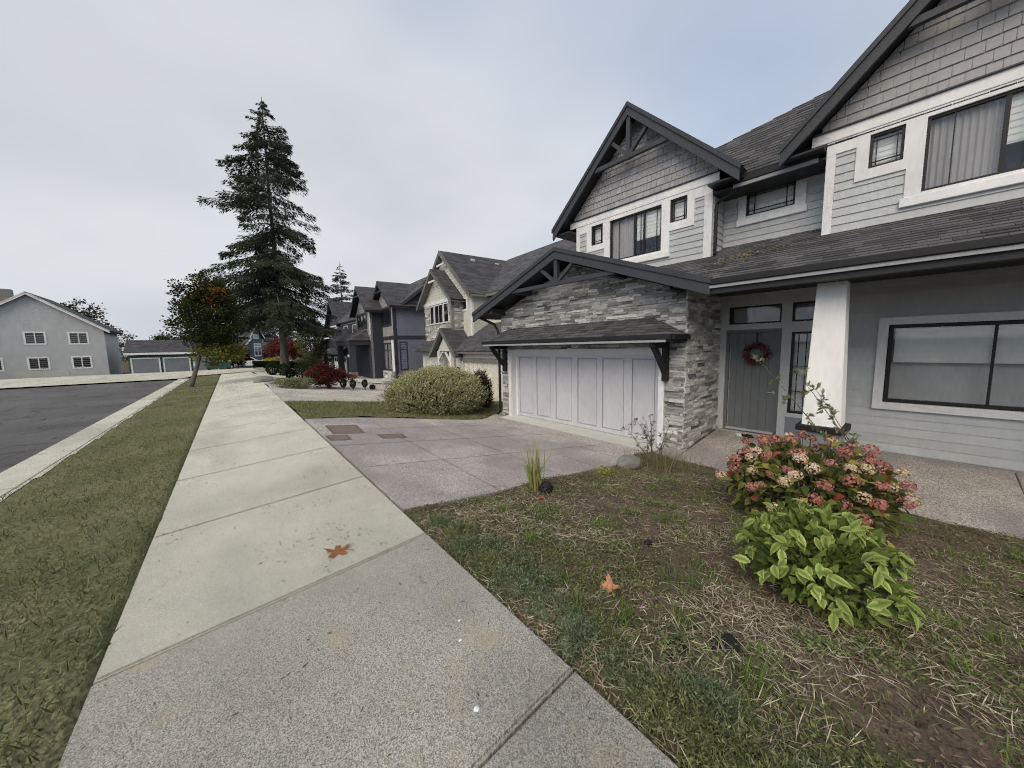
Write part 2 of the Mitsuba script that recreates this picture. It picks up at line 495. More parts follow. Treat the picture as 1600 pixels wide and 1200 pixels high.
def uvq(u0, u1, y0, y1):
    """A four-sided strip between offsets u along the slanting sidewalk, cut square to the street."""
    return Polygon([(u0 + SK * y0, y0), (u1 + SK * y0, y0), (u1 + SK * y1, y1), (u0 + SK * y1, y1)])


tag(obj('ground', sheet_polar(), 'soil', smooth=True), 'wide bare ground under the whole street', 'ground', kind='structure')
tag('sidewalk', 'concrete sidewalk of square slabs running along the front yards', 'sidewalk', kind='structure')
cuts = [-4.1, -2.42, -0.75, 0.955, 2.525] + [2.525 + 1.715 * k for k in range(1, 19)]
for a, b in zip(cuts[:-1], cuts[1:]):
    near = b < 2.6
    obj('slab', slab(uvq(-0.66, UE, a + (.012 if a == 2.525 else .006), b - (.012 if b == 2.525 else .006)), 0.004 if near else 0.0, bevel=.012 if b < 9 else .008), 'grey_concrete' if near else 'pale_concrete', 'sidewalk', tone=rng.uniform(.3, .7))
obj('bed', slab(uvq(-0.64, UE - .02, -4.1, 33.3), -.07, .1, 0.0), 'soil', 'sidewalk')
# street side of the sidewalk: verge, kerb, roadway
tag('verge', 'grass verge between the sidewalk and the kerb', 'grass verge', kind='structure')
obj('turf', grid_sheet(uvq(-2.3, -0.58, -4, 33), 0.05, lambda x, y: ground_z(x, y) - .015 - .06 * (x - SK * y > -.665) + .03 * meshkit.fbm(np.stack([x * 3, y * 3, x * 0], -1), 3)), 'lawn', 'verge', smooth=True)
tag('kerb', 'concrete kerb along the roadway', 'kerb', kind='structure')
for k in range(16):
    obj('kerb_stone', slab(uvq(-2.46, -2.31, -4 + k * 2.4, -1.612 + k * 2.4), -.002, .2, .012), 'pale_concrete', 'kerb')
for k in range(16):
    obj('gutter_pan', slab(uvq(-2.95, -2.463, -4 + k * 2.4, -1.612 + k * 2.4), 0, .1, .008, lambda x, y: -1.79 + 0 * x), 'pale_concrete', 'kerb')
tag(obj('road', grid_sheet(uvq(-11, -2.30, -12, 33), 0.8, lambda x, y: -1.80 - 0 * x), 'asphalt', smooth=True), 'asphalt roadway beside the sidewalk', 'road', kind='structure')
cross = Polygon([(-40, 33.4), (2.32, 33.4), (5.2, 33.0), (8, 35), (9.5, 43), (9.5, 47), (-40, 47)])
tag(obj('cross_street', grid_sheet(cross, 0.6, lambda x, y: ground_z(x, y) + .03 - 0.0 * x), 'pale_concrete', smooth=True, tone=.1), 'pale street crossing at the far end of the sidewalk', 'road', kind='structure')
LEFT = [(1.48, 8.76), (2.1, 8.92), (2.65, 8.9), (3.5, 8.68), (4.41, 8.31), (5.1, 8.08), (5.6, 8.05), (6.1, 8.3), (6.6, 8.75), (7.4, 9.33), (8.6, 9.7), (11, 9.9)]
RIGHT = [(1.265, 3.08), (2.2, 3.03), (2.9, 3.10), (4.05, 3.15), (4.85, 3.13), (5.7, 3.35), (6.28, 3.55), (6.595, 3.42)]
drive = Polygon(RIGHT + [(6.595, 8.36), (6.9, 8.62), (11, 8.62)] + LEFT[::-1])
tag('driveway', 'exposed aggregate driveway sloping down to the grey garage door', 'driveway', kind='structure')
cover_q = [[(1.68, 7.85), (2.27, 7.81), (2.14, 6.87), (1.61, 6.92)], [(1.45, 6.79), (1.80, 6.76), (1.75, 6.33), (1.43, 6.35)], [(2.30, 6.67), (2.77, 6.61), (2.70, 6.22), (2.28, 6.27)]]
xs, ys = [0, 2.60, 3.76, 4.65, 5.60, 20], [0, 4.52, 5.86, 7.25, 20]
gap = unary_union([Polygon(q).buffer(.006, join_style=2) for q in cover_q])
for i in range(5):
    for j in range(4):
        sk = lambda x, y: (x + .06 * (y - 6), y - .05 * (x - 3))
        cell = Polygon([sk(xs[i], ys[j]), sk(xs[i + 1], ys[j]), sk(xs[i + 1], ys[j + 1]), sk(xs[i], ys[j + 1])]).buffer(-.009, join_style=2)
        for p in polys(cell.intersection(drive).difference(gap)):
            if p.area > .01:
                obj('slab', slab(p, 0.0), 'aggregate', 'driveway', tone=rng.uniform(.35, .65))
obj('bed', slab(drive.buffer(-.02), -.03, .08, 0.0), 'soil', 'driveway')
for q, s in zip(cover_q, ('large rusty square utility cover set in the driveway by the sidewalk', 'small rusty utility cover nearest the sidewalk edge of the driveway', 'narrow rusty utility cover farthest from the sidewalk in the driveway')):
    k = thing('utility_cover', s, 'utility cover')
    P = Polygon(q)
    obj('frame', slab(P.difference(P.buffer(-.028, join_style=2)), .004, .1, 0.0), 'rust', k, tone=.05)
    obj('lid', slab(P.buffer(-.034, join_style=2), .003, .08, .004), 'rust', k, tone=.6)
tag('garage_apron', 'strip of pale concrete at the foot of the garage door', 'apron', kind='structure')
for a in range(4):
    obj('slab', bx(6.605, 7.26, 3.37 + a * 1.245, 3.37 + a * 1.245 + 1.237, -2.3, -2.146, .008), 'pale', 'garage_apron', tone=.0 + .12 * a)
porch_z = lambda x, y=0: -2.205 + 0.112 * (np.asarray(x) - 6.5)
tag('porch_floor', 'grey aggregate slab in front of the house door', 'porch floor', kind='structure')
for y0, y1 in ((1.2, 2.93), (-1.0, 1.19), (-4.5, -1.01)):
    obj('slab', slab(sbox(6.5, y0, 8.72, y1), 0, .16, .008, porch_z), 'aggregate', 'porch_floor', tone=.55)
obj('slab', slab(Polygon([(6.605, 2.94), (6.605, 3.36), (6.98, 3.36), (6.98, 2.94)]), 0, .16, .008, porch_z), 'aggregate', 'porch_floor', tone=.5)
drive2 = Polygon([(1.585, 12.2), (4.5, 12.3), (8, 12.6), (11.3, 13.2), (11.75, 18.4), (8, 17.5), (5, 16.95), (1.75, 16.85)])
tag('neighbour_driveway', 'plain concrete driveway of the cream house', 'driveway', kind='structure')
for x0, x1 in ((1, 4.2), (4.2, 7.6), (7.6, 12)):
    obj('slab', slab(drive2.intersection(sbox(x0 + .006, 10, x1 - .006, 20)), .035, .25, .008), 'grey_concrete', 'neighbour_driveway', tone=1.0)
strip = Polygon(LEFT + [(11.2, 13.1), (8, 12.58), (4.5, 12.28), (1.59, 12.18)])
tag(obj('lawn_strip', grid_sheet(strip, 0.07, lambda x, y: ground_z(x, y) - .035 + .07 * meshkit.fbm(np.stack([x * 2.1, y * 2.1, x * 0], -1), 4) + .03 * meshkit.noise(np.stack([x * 9, y * 9, x * 0], -1))), 'lawn', smooth=True),
    'patchy strip of lawn between two driveways', 'lawn', kind='structure')
bed = Polygon([(1.76, 16.9), (5, 17.0), (8, 17.6), (9.5, 20), (9, 24), (6, 25.5), (2.06, 25)])
tag(obj('gravel_bed', grid_sheet(bed, 0.10, lambda x, y: ground_z(x, y) - .04 + .09 * meshkit.fbm(np.stack([x * 1.4, y * 1.4, x * 0], -1), 4)), 'aggregate', smooth=True, tone=1.0),
    'pale gravel bed with shrubs beyond the second driveway', 'gravel', kind='structure')
tag(obj('far_driveway', grid_sheet(Polygon([(2.07, 25.1), (6, 25.6), (9.2, 24.1), (11, 32), (5.4, 32.6), (2.34, 33.2)]), 0.3, lambda x, y: ground_z(x, y) + .02), 'pale_concrete', smooth=True, tone=.8),
    'pale concrete driveway of the blue house', 'driveway', kind='structure')
yard = Polygon([(UE + SK * -4.5 + .004, -4.5), (UE + SK * 3.06 + .004, 3.06)] + [(a, b - .012) for a, b in RIGHT[1:]] + [(6.6, 2.95), (6.49, 2.93), (6.49, -4.5)])


def yard_z(x, y):
    p = np.stack([np.asarray(x) * 1.0, np.asarray(y) * 1.0, np.asarray(x) * 0], -1)
    e = np.clip((x - SK * y - UE) / .12, 0, 1)
    return ground_z(x, y) - .045 + .03 * e + .10 * (meshkit.fbm(p * 1.6, 3) - .4) * e + .045 * (meshkit.fbm(p * 9, 3) - .5)


tag(obj('front_yard', grid_sheet(yard, 0.03, yard_z), 'soil', smooth=True), 'weedy front yard soil covered in mulch and dead grass', 'yard', kind='structure')


# ------------------------------------------------------------------ walls, windows, gables
class Wall:
    """A wall face: s runs along it, t is height, out points away from the house."""

    def __init__(w, o, s, n):
        w.o, w.s, w.t, w.n = np.array(o, float), np.array(s, float), np.array([0, 0, 1.0]), np.array(n, float)

    def __call__(w, m):
        if isinstance(m, list):
            return [w(x) for x in m]
        return face(arr(m), w.o, w.s, w.t, w.n)

    def box(w, s0, s1, t0, t1, a, b, c=0.0):
        return w(bx(s0, s1, t0, t1, a, b, c))

    def plate(w, poly, a, b):
        return w(prism(poly, 'z', a, b))


def front(x):
    return Wall((x, 0, 0), (0, 1, 0), (-1, 0, 0))


def side(y, out=-1):
    return Wall((0, y, 0), (1, 0, 0), (0, out, 0))


def R(a, b, c, d):
    return sbox(min(a, b), min(c, d), max(a, b), max(c, d))


def siding(w, poly, exposure_, look, parent, single=True, base=0.0):
    """Lapped boards over the polygon of a wall, each board a piece of its own (or all in one where they are too far off to pick apart)."""
    x0, y0, x1, y1 = poly.bounds
    all_ = []
    for r in range(int((y1 - y0) / exposure_ + .999)):
        lo = y0 + r * exposure_
        for p in polys(poly.intersection(R(x0, x1, lo, lo + exposure_ - .001))):
            for v, f in prism(p, 'z', 0, 1):
                v = v.copy()
                top = v[:, 2] > .5
                v[:, 2] = np.where(top, base + .004 + .018 * (1 - np.clip((v[:, 1] - lo) / exposure_, 0, 1)), base)
                if single:
                    obj('siding_board', w((v, f)), look, parent, tone=np.clip(rng.normal(.5, .12), 0, 1))
                else:
                    all_.append(w((v, f)))
    if all_:
        obj('siding', all_, look, parent, kind='stuff')


def shakes(w, poly, row, width, look, parent, base=0.0, single=True):
    """Cedar shakes over the polygon of a gable, each its own piece."""
    x0, y0, x1, y1 = poly.bounds
    all_ = []
    for r in range(int((y1 - y0) / row) + 1):
        x = x0 - rng.uniform(0, width)
        while x < x1:
            ww = width * rng.choice([.6, .8, 1.0, 1.25])
            lo = y0 + r * row
            for p in polys(poly.intersection(R(x + .004, x + ww - .004, lo - rng.uniform(0, .006), lo + row))):
                for v, f in prism(p, 'z', 0, 1):
                    v = v.copy()
                    v[:, 2] = np.where(v[:, 2] > .5, base + .004 + .02 * (1 - np.clip((v[:, 1] - lo) / row, 0, 1)), base)
                    if single and p.area > .004:
                        obj('shingle', w((v, f)), look, parent, tone=np.clip(rng.normal(.5, .22), 0, 1))
                    else:
                        all_.append(w((v, f)))
            x += ww
    if all_:
        obj('small_shingles', all_, look, parent, kind='stuff')


def ledge_stones(w, regions, parent, hs=(.042, .082), ls=(.13, .44), most=300, depth=(.010, .056), eye=None):
    """Ledgestone in courses over convex regions of a wall: the largest in view are pieces, the rest one mesh."""
    lo, hi = min(p.bounds[1] for p in regions), max(p.bounds[3] for p in regions)
    L, Rr = min(p.bounds[0] for p in regions), max(p.bounds[2] for p in regions)
    got, z = [], lo
    while z < hi:
        h = rng.uniform(*hs)
        x = L - rng.uniform(0, .2)
        while x < Rr:
            l = rng.uniform(*ls) * (h / np.mean(hs)) ** .4
            subs = [(x, x + l, z, z + h)] if rng.random() > .12 or h < .05 else [(x, x + l, z, z + h * .48), (x, x + l, z + h * .48, z + h)]
            for a, b, c, d in subs:
                for p in regions:
                    dz = .18 * 0
                    q = Polygon([(a + .002, c + .0015 + rng.normal(0, .002)), (b - .002, c + .0015 + rng.normal(0, .002)), (b - .002, d - .0015), (a + .002, d - .0015)]).intersection(p)
                    for g in polys(q):
                        if g.area > 2e-4:
                            m = w(convex_piece(g, rng.uniform(*depth), .005, .004))
                            c0 = m[0].mean(0)
                            got.append((g.area / (c0 @ c0), m))
            x += l
        z += h
    got.sort(key=lambda q: -q[0])
    for _, m in got[:most]:
        obj('stone', m, 'stone', parent, tone=np.clip(rng.normal(.46, .25), 0, 1))
    rest = got[most:]
    if rest:
        t = np.concatenate([np.full(len(m[0]), np.clip(rng.normal(.46, .25), 0, 1)) for _, m in rest])
        uu = np.concatenate([np.full(len(m[0]), rng.random()) for _, m in rest])
        obj('stones', [m for _, m in rest], 'stone', parent, kind='stuff', tone=t, u=uu)


def ring(s0, s1, t0, t1, w):
    return R(s0, s1, t0, t1).difference(R(s0 + w, s1 - w, t0 + w, t1 - w))


def window(parent, w, s0, s1, t0, t1, look='black', fw=.035, bars_s=(), bars_t=(), blind=None, slats=None, glass='glass', out=0.0, deep=.05, mull=.03, curtain=None):
    k = obj('window', w.plate(ring(s0, s1, t0, t1, fw), out - deep, out + .012), look, parent)
    if bars_s or bars_t:
        obj('bars', [w.box(b - mull / 2, b + mull / 2, t0 + fw, t1 - fw, out - .03, out + .004) for b in bars_s] + [w.box(s0 + fw, s1 - fw, b - mull / 2, b + mull / 2, out - .029, out + .003) for b in bars_t], look, k)
    if glass == 'glass':
        q = R(s0 + fw * .6, s1 - fw * .6, t0 + fw * .6, t1 - fw * .6)
        c = np.array(q.exterior.coords)[:-1]
        obj('pane', w((np.c_[c, np.full(4, out - .02)], np.array([[0, 1, 2], [0, 2, 3]]))), 'glass', k)
        d = .45
        obj('room', [w.box(s0, s1, t0, t1, out - deep - d - .02, out - deep - d), w.box(s0 - .02, s0, t0, t1, out - deep - d, out - deep), w.box(s1, s1 + .02, t0, t1, out - deep - d, out - deep),
                     w.box(s0, s1, t0 - .02, t0, out - deep - d, out - deep), w.box(s0, s1, t1, t1 + .02, out - deep - d, out - deep)], 'room', k)
        if blind:
            a, b, lo = blind
            n = max(2, int((t1 - fw - lo) / .075))
            h = (t1 - fw - lo) / n
            obj('blind', [w.box(a, b, lo + i * h + h * .28, lo + (i + 1) * h, out - .085, out - .08) for i in range(n)] + [w.box(a, b, lo, t1 - fw, out - .092, out - .09)], 'blind', k)
        if curtain:
            a, b = curtain
            xs = np.linspace(a, b, 60)
            pts = np.stack([xs, out - .10 + .012 * np.sin(xs * 95)], 1)
            v = np.vstack([np.c_[pts[:, 0], np.full(60, t0), pts[:, 1]], np.c_[pts[:, 0], np.full(60, t1), pts[:, 1]]])
            i = np.arange(59)
            obj('curtain', w((v, np.stack([i, i + 1, i + 61, i + 60], 1))), 'screen_grey', k)  # grey sheet behind the pane, coloured as window screens reflecting
    else:
        obj('pane', w.box(s0 + fw * .8, s1 - fw * .8, t0 + fw * .8, t1 - fw * .8, out - .03, out - .02), 'glass_dark', k)
        if blind:
            pass
    return k


def barge(parent, xb, yc, za, slope, half, h=.25, look='dark_trim', strip=True, t=.05):
    """Two barge boards of a gable facing the street, each with a proud strip along its upper edge."""
    w = front(xb)
    for sgn in (-1, 1):
        e = yc + sgn * half
        ze = za - slope * half
        b = obj('barge_board', w.plate([(yc, za), (e, ze), (e, ze - h * 1.06), (yc, za - h)], -t, 0), look, parent)
        if strip:
            obj('strip', w.plate([(yc, za + .03), (e + sgn * .02, ze + .03), (e + sgn * .02, ze - h * .30), (yc, za - h * .26)], .002, .028), look, b, tone=.2)


def gable_roof(parent, xb, x1, yc, za, slope, half, near=True, thick=.1, soff=True, look_soffit='soffit', ridge_back=None, name='gable_roof'):
    """The two slopes of a roof whose gable faces the street, and the soffit under them."""
    for sgn in (-1, 1):
        e, ze = yc + sgn * half, za - slope * half
        c = [(xb, yc, za), (xb, e, ze), (x1, e, ze), (x1 if ridge_back is None else ridge_back, yc, za)]
        r = roof_part(parent, c, thick, near, name)
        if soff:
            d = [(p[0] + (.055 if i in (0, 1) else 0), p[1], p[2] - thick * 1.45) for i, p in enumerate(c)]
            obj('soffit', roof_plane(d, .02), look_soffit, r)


def truss(parent, xb, yc, za, slope, h, zc, width=.095, diag=.42, look='dark_trim'):
    """King post, collar and two struts in the head of a gable."""
    w = front(xb)
    k = numbered(parent + '__gable_truss')
    half = (za - h - zc) / slope
    top = za - h - .01
    obj('collar', w.plate([(yc - half - .04, zc - .045), (yc + half + .04, zc - .045), (yc + half - .02, zc + .045), (yc - half + .02, zc + .045)], -.12, -.035), look, k)
    obj('king_post', w.box(yc - width / 2, yc + width / 2, zc - .05, top, -.125, -.03), look, k)
    for sgn in (-1, 1):
        e = diag * half
        a = np.array([yc + sgn * .03, zc + .03])
        b = np.array([yc + sgn * e, za - h - slope * e + .03])
        d = unit(b - a)[::-1] * [-1, 1] * .038
        obj('strut', w.plate([tuple(a - d), tuple(b - d), tuple(b + d), tuple(a + d)], -.115, -.04), look, k)


# ------------------------------------------------------------------ the grey house
H = thing('grey_house', 'large grey house with a stone-clad garage front and charcoal gables', 'house')
frame()
# stone garage front and its return wall beside the porch
fw = front(7.02)
under = lambda y: 2.0 - .36 * abs(y - 5.79)
outline = Polygon([(2.99, -2.25), (8.6, -2.25), (8.6, under(8.6)), (5.79, under(5.79)), (2.99, under(2.99))])
hole = R(3.46, 8.20, -2.3, -.20)
k = obj('front_stone_wall', fw.plate(outline.difference(hole), -.22, 0), 'rock', H)
head = [(3.37, -.10), (8.285, -.10)]
ledge_stones(fw, [R(2.965, 3.368, -2.17, -.10), R(8.288, 8.62, -2.17, -.10), Polygon([(2.965, -.10), (8.62, -.10), (8.62, under(8.6)), (5.79, under(5.79)), (2.965, under(2.97))])], k)
sw = side(2.99)
k = obj('side_stone_wall', sw.plate([(7.25, -2.25), (8.9, -2.1), (8.9, 1.06), (7.25, 1.06)], -.2, 0), 'rock', H)
ledge_stones(sw, [Polygon([(6.985, -2.155), (8.70, -1.962), (8.70, 1.03), (6.985, 1.03)])], k, most=260)
obj('side_wall', bx(7.24, 17, 8.4, 8.6, -2.6, 1.0), 'siding', H)
# garage opening: trim, reveal, door
g = obj('garage_trim', fw.plate(R(3.37, 8.285, -2.2, -.10).difference(R(3.49, 8.17, -2.3, -.215)), 0.0, .055), 'white_trim', H)
obj('reveal', [bx(7.02, 7.22, 8.17, 8.20, -2.2, -.20), bx(7.02, 7.22, 3.46, 3.49, -2.2, -.20), bx(7.02, 7.22, 3.49, 8.17, -.215, -.19)], 'white_trim', g, tone=.2)
obj('door_stop', front(7.19).plate(R(3.49, 8.17, -2.2, -.217).difference(R(3.55, 8.11, -2.3, -.285)), -.03, .0), 'white_trim', g, tone=.7)
dw = front(7.235)
dk = obj('garage_door', dw.plate(R(3.5, 8.16, -2.14, -.22), -.05, 0), 'garage', H, label='wide grey garage door with six tall recessed panels', tone=.5)
pan = [(7.46, 8.02), (6.72, 7.28), (5.96, 6.53), (5.17, 5.77), (4.42, 5.01), (3.67, 4.22)]
fr = R(3.52, 8.14, -2.135, -.25)
for a, b in pan:
    fr = fr.difference(R(a, b, -2.04, -.33))
obj('frame', dw.plate(fr, .0, .045), 'garage', dk, tone=.55)
for a, b in pan:
    obj('panel', dw(bx(a + .02, b - .02, -2.02, -.35, .0, .036, .004)), 'garage', dk, tone=rng.uniform(.42, .55))
obj('bottom_seal', dw.box(3.5, 8.16, -2.148, -2.136, .0, .018), 'black', dk)
# lower gable over the garage
LG = dict(yc=5.79, za=2.27, slope=.36, half=3.44)
barge(H, 6.36, h=.235, **LG)
truss(H, 6.36, 5.79, 2.27, .36, .235, 1.47, .10, .33)
r1 = [(6.36, 5.79, 2.27), (6.36, 2.35, 1.032), (6.41, 2.35, 1.032), (8.2, 4.40, 1.77), (8.2, 5.79, 2.27)]
rk = roof_part(H, r1, .09, True, 'garage_roof')
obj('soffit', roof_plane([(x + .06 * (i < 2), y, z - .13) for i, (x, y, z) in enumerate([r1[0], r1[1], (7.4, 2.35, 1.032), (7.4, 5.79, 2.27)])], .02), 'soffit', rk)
r2 = [(6.36, 5.79, 2.27), (6.36, 9.23, 1.032), (14, 9.23, 1.032), (14, 5.79, 2.27)]
rk = roof_part(H, r2, .09, True, 'garage_roof', exposure_=.16, w=.4)
obj('soffit', roof_plane([(r2[0][0] + .06, r2[0][1], r2[0][2] - .13), (r2[1][0] + .06, r2[1][1], r2[1][2] - .13), (7.4, 9.23, .90), (7.4, 5.79, 2.14)], .02), 'soffit', rk)
obj('eave_gutter', bx(6.42, 14, 9.21, 9.33, .90, 1.02, .01), 'black', H)
for y in (3.12, 4.32, 7.26, 8.46):
    z = 2.27 - .36 * abs(y - 5.79) - .17
    obj('outlooker', bx(6.45, 7.02, y - .065, y + .065, z - .17, z, .008), 'dark_trim', H, tone=.3)
# porch roof running on to the right under the upper windows
PR = lambda x: 1.03 + .43 * (x - 6.4)
p = [(6.4, 2.33), (6.4, -5.4), (8.78, -5.4), (8.78, 2.98), (8.16, 2.98), (8.16, 4.44)]
rk = roof_part(H, [(x, y, PR(x)) for x, y in p], .10, True, 'porch_roof', exposure_=.14, w=.28)
N = 260
c = np.stack([rng.normal(7.6, .20, N), rng.normal(2.25, .30, N)], 1)
c = np.vstack([c, np.stack([rng.normal(6.62, .16, N // 3), rng.normal(2.6, .22, N // 3)], 1)])
c = c[(c[:, 0] > 6.45) & (c[:, 1] < 2.95)]
c = np.c_[c, PR(c[:, 0]) + .008]
leaves_obj('moss', leaf_batch(c, rand_dir(len(c), .2), rand_dir(len(c), 2), .05, .035, tones(len(c), (.10, .10, .04), (.22, .16, .07))), rk, 'petal', kind='stuff')
obj('porch_gutter', [bx(6.33, 6.44, -5.4, 2.34, .935, 1.035, .012)], 'black', H)
obj('porch_fascia', bx(6.36, 6.40, -5.4, 2.36, .885, .934), 'gutter_glint', H)  # pale board painted as the reflection on the gutter's lower edge
obj('porch_ceiling', [bx(6.42, 8.76, -5.4, 2.985, .99, 1.02), bx(6.41, 6.55, -5.4, 2.36, .80, .985)], 'soffit', H)
# canopy over the garage door
ce, ct = .155, .53
cp = {'front': [(6.3, 2.93, ce), (6.3, 8.62, ce), (7.0, 8.16, ct), (7.0, 3.66, ct)], 'right': [(6.3, 2.93, ce), (7.0, 2.93, ce), (7.0, 3.66, ct)], 'left': [(6.3, 8.62, ce), (7.0, 8.62, ce), (7.0, 8.16, ct)]}
for n_, c in cp.items():
    roof_part(H, c, .03, True, 'canopy_roof', exposure_=.12, w=.26)
obj('canopy_gutter', [bx(6.235, 6.33, 2.93, 8.64, .065, .165, .012), bx(6.31, 6.98, 8.60, 8.66, .065, .15), bx(6.31, 6.98, 2.88, 2.935, .065, .15)], 'black', H)
obj('canopy_fascia', bx(6.25, 6.29, 3.02, 8.60, .02, .064), 'gutter_glint', H)  # pale strip in place of the lower gutter edge reflecting light
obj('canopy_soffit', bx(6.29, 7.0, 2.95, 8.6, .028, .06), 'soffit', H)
for y in (3.33, 8.39):
    b = obj('canopy_bracket', bx(6.87, 6.975, y - .055, y + .055, -.76, .025, .008), 'black', H)
    obj('arm', bx(6.36, 6.865, y - .05, y + .05, -.075, .026, .008), 'black', b)
    obj('brace', beam((6.44, y, -.06), (6.9, y, -.58), .085, .10), 'black', b)
obj('garage_downspout', tube([(6.55, 9.15, .92), (6.9, 8.85, .70), (6.93, 8.70, .5), (6.94, 8.68, .3), (6.94, 8.68, -1.95), (6.92, 8.67, -2.07), (6.80, 8.66, -2.12)], .04, 8), 'black', H, smooth=True)


# upper bays with their gables
def upper_bay(yc, main):
    w = front(8.14)
    l, r = yc + 1.77, yc - 1.765
    o = yc - 4.77
    bay = numbered(H + '__upper_bay')
    top = lambda y: 5.49 - .953 * abs(y - yc) - .20
    wins = [(5.66 + o, 6.03 + o, 2.66, 3.16), (4.08 + o, 5.45 + o, 2.13, 3.15), (3.51 + o, 3.885 + o, 2.68, 3.175)]
    hole = unary_union([R(a + .01, b - .01, c + .01, d - .01) for a, b, c, d in wins])
    obj('wall', w.plate(Polygon([(r, 1.5), (l, 1.5), (l, 3.41), (l - .0, 3.41), (yc, 5.2), (r, 3.41)]).difference(hole), -.10, 0), 'siding', bay)
    sur = unary_union([R(3.36 + o, 6.18 + o, 2.51, 3.245), R(3.89 + o, 5.62 + o, 2.05, 2.6)])
    holes = unary_union([R(*q) for q in wins])
    obj('casing', w.plate(sur.difference(holes), .0, .04), 'white_trim', bay)
    obj('head_board', w.box(r, 3.358 + o, 3.04, 3.245, 0, .036), 'white_trim', bay)
    obj('head_board', w.box(6.182 + o, l, 3.04, 3.245, 0, .036), 'white_trim', bay)
    obj('band', w.box(r - .12, l + .2, 3.25, 3.41, 0, .052), 'white_trim', bay, tone=.62)
    obj('drip_cap', w.box(r - .10, l + .17, 3.412, 3.432, 0, .085), 'dark_trim', bay)
    obj('sill', w.box(3.875 + o, 5.66 + o, 1.955, 2.085, 0, .07, .006), 'white_trim', bay, tone=.7)
    obj('corner_board', w.box(r, r + .155, 1.5, 3.038, 0, .036), 'white_trim', bay, tone=.35)
    obj('corner_board', w.box(l - .12, l, 1.5, 3.038, 0, .036), 'white_trim', bay, tone=.35)
    zone = R(r + .157, l - .122, 1.5, 3.04).difference(sur).difference(R(3.875 + o, 5.66 + o, 1.955, 2.085))
    siding(w, zone, .135, 'siding', bay)
    gz = Polygon([(r - .08, 3.434), (l + .08, 3.434), (l + .08, top(l + .08)), (yc, top(yc)), (r - .08, top(r - .08))]) if top(l + .08) > 3.44 else Polygon([(r - .08, 3.434), (l + .08, 3.434), (yc, top(yc))])
    if main:
        shakes(w, gz, .158, .17, 'shake', bay, .002)
    else:
        shakes(w, gz, .158, .17, 'shake', bay, .002, single=False)
    a = window(bay, w, *wins[0], bars_s=(5.735 + o, 5.955 + o), bars_t=(2.755, 3.065), mull=.012, blind=(5.68 + o, 6.01 + o, 2.72))
    a = window(bay, w, *wins[2], bars_s=(3.585 + o, 3.81 + o), bars_t=(2.775, 3.08), mull=.012, blind=(3.53 + o, 3.87 + o, 2.70))
    a = window(bay, w, *wins[1], bars_s=(4.765 + o, 4.52 + o), bars_t=(), mull=.045, blind=(4.10 + o, 4.75 + o, 2.52), curtain=(4.78 + o, 5.43 + o))
    for q in (5.19, 4.20, 4.60):
        obj('bar', w.box(q + o, q + .013 + o, 2.16, 3.12, -.015, .0), 'black', a)
    for y, out in ((r, -1), (l, 1)):
        q = side(y, out)
        obj('side_wall', q.box(8.141, 14 if out > 0 else 8.76, 1.2, 3.3, -.1, -.001), 'siding', bay)
        siding(q, R(8.18, 8.72 if out < 0 else 10.5, 1.66, 3.12), .135, 'siding', bay)
        obj('soffit', bx(7.82, 8.6, min(y, y + out * .55), max(y, y + out * .55), 3.10, 3.13), 'soffit', bay)
    gable_roof(bay, 7.75, 12.0, yc, 5.49, .953, 2.34, True, .10)
    barge(bay, 7.75, yc, 5.49, .953, 2.34, .255)
    # the truss hangs from the bay as one part
    t = front(7.75)
    zc, h = 4.36, .255
    half = (5.49 - h - zc) / .953
    obj('truss_collar', t.plate([(yc - half - .03, zc - .05), (yc + half + .03, zc - .05), (yc + half - .05, zc + .045), (yc - half + .05, zc + .045)], -.12, -.035), 'dark_trim', bay)
    obj('truss_post', t.box(yc - .05, yc + .05, zc - .06, 5.22, -.125, -.03), 'dark_trim', bay)
    for sgn in (-1, 1):
        a, b = np.array([yc + sgn * .03, zc + .04]), np.array([yc + sgn * .45, 5.49 - h - .953 * .45 + .03])
        d = unit(b - a)[::-1] * [-1, 1] * .038
        obj('truss_strut', t.plate([tuple(a - d), tuple(b - d), tuple(b + d), tuple(a + d)], -.115, -.04), 'dark_trim', bay)


upper_bay(4.77, True)
upper_bay(-.52, False)
# upper main wall between the bays, and its window
w = front(8.73)
win = (1.76, 2.57, 2.58, 3.075)
up = obj('upper_wall', w.plate(R(-5.3, 3.0, 1.0, 3.3).difference(R(win[0] + .01, win[1] - .01, win[2] + .01, win[3] - .01)), -.12, 0), 'siding', H)
obj('casing', w.plate(R(1.60, 2.71, 2.54, 3.12).difference(R(*win)), 0, .04), 'white_trim', up, tone=.4)
obj('sill', w.box(1.57, 2.73, 2.41, 2.535, 0, .06, .006), 'white_trim', up, tone=.6)
for a, b in ((2.712, 2.995), (1.28, 1.598)):
    obj('frieze', w.box(a, b, 2.955, 3.12, 0, .036), 'white_trim', up, tone=.25)
siding(w, R(1.26, 2.985, 2.02, 2.954).difference(R(1.56, 2.74, 2.41, 3.2)).difference(R(1.60, 2.71, 2.54, 3.2)), .135, 'siding', up)
window(up, w, *win, bars_s=(1.90, 2.43), bars_t=(2.68, 2.97), mull=.012, blind=(1.78, 2.55, 2.60))
EV = 3.2
rm = [(8.1, -5.4), (11.1, -5.4), (11.1, -.86), (8.95, 6.1), (8.5, 6.1), (8.5, 2.55), (8.1, 2.55)]
rk = roof_part(H, [(x, y, EV + .895 * (x - 8.1)) for x, y in rm], .10, True, 'main_roof')
roof_part(H, [(8.95, 6.1, EV + .895 * .85), (11.1, -.86, EV + .895 * 3), (14.5, 6.6, EV)], .08, False, 'hip_roof')
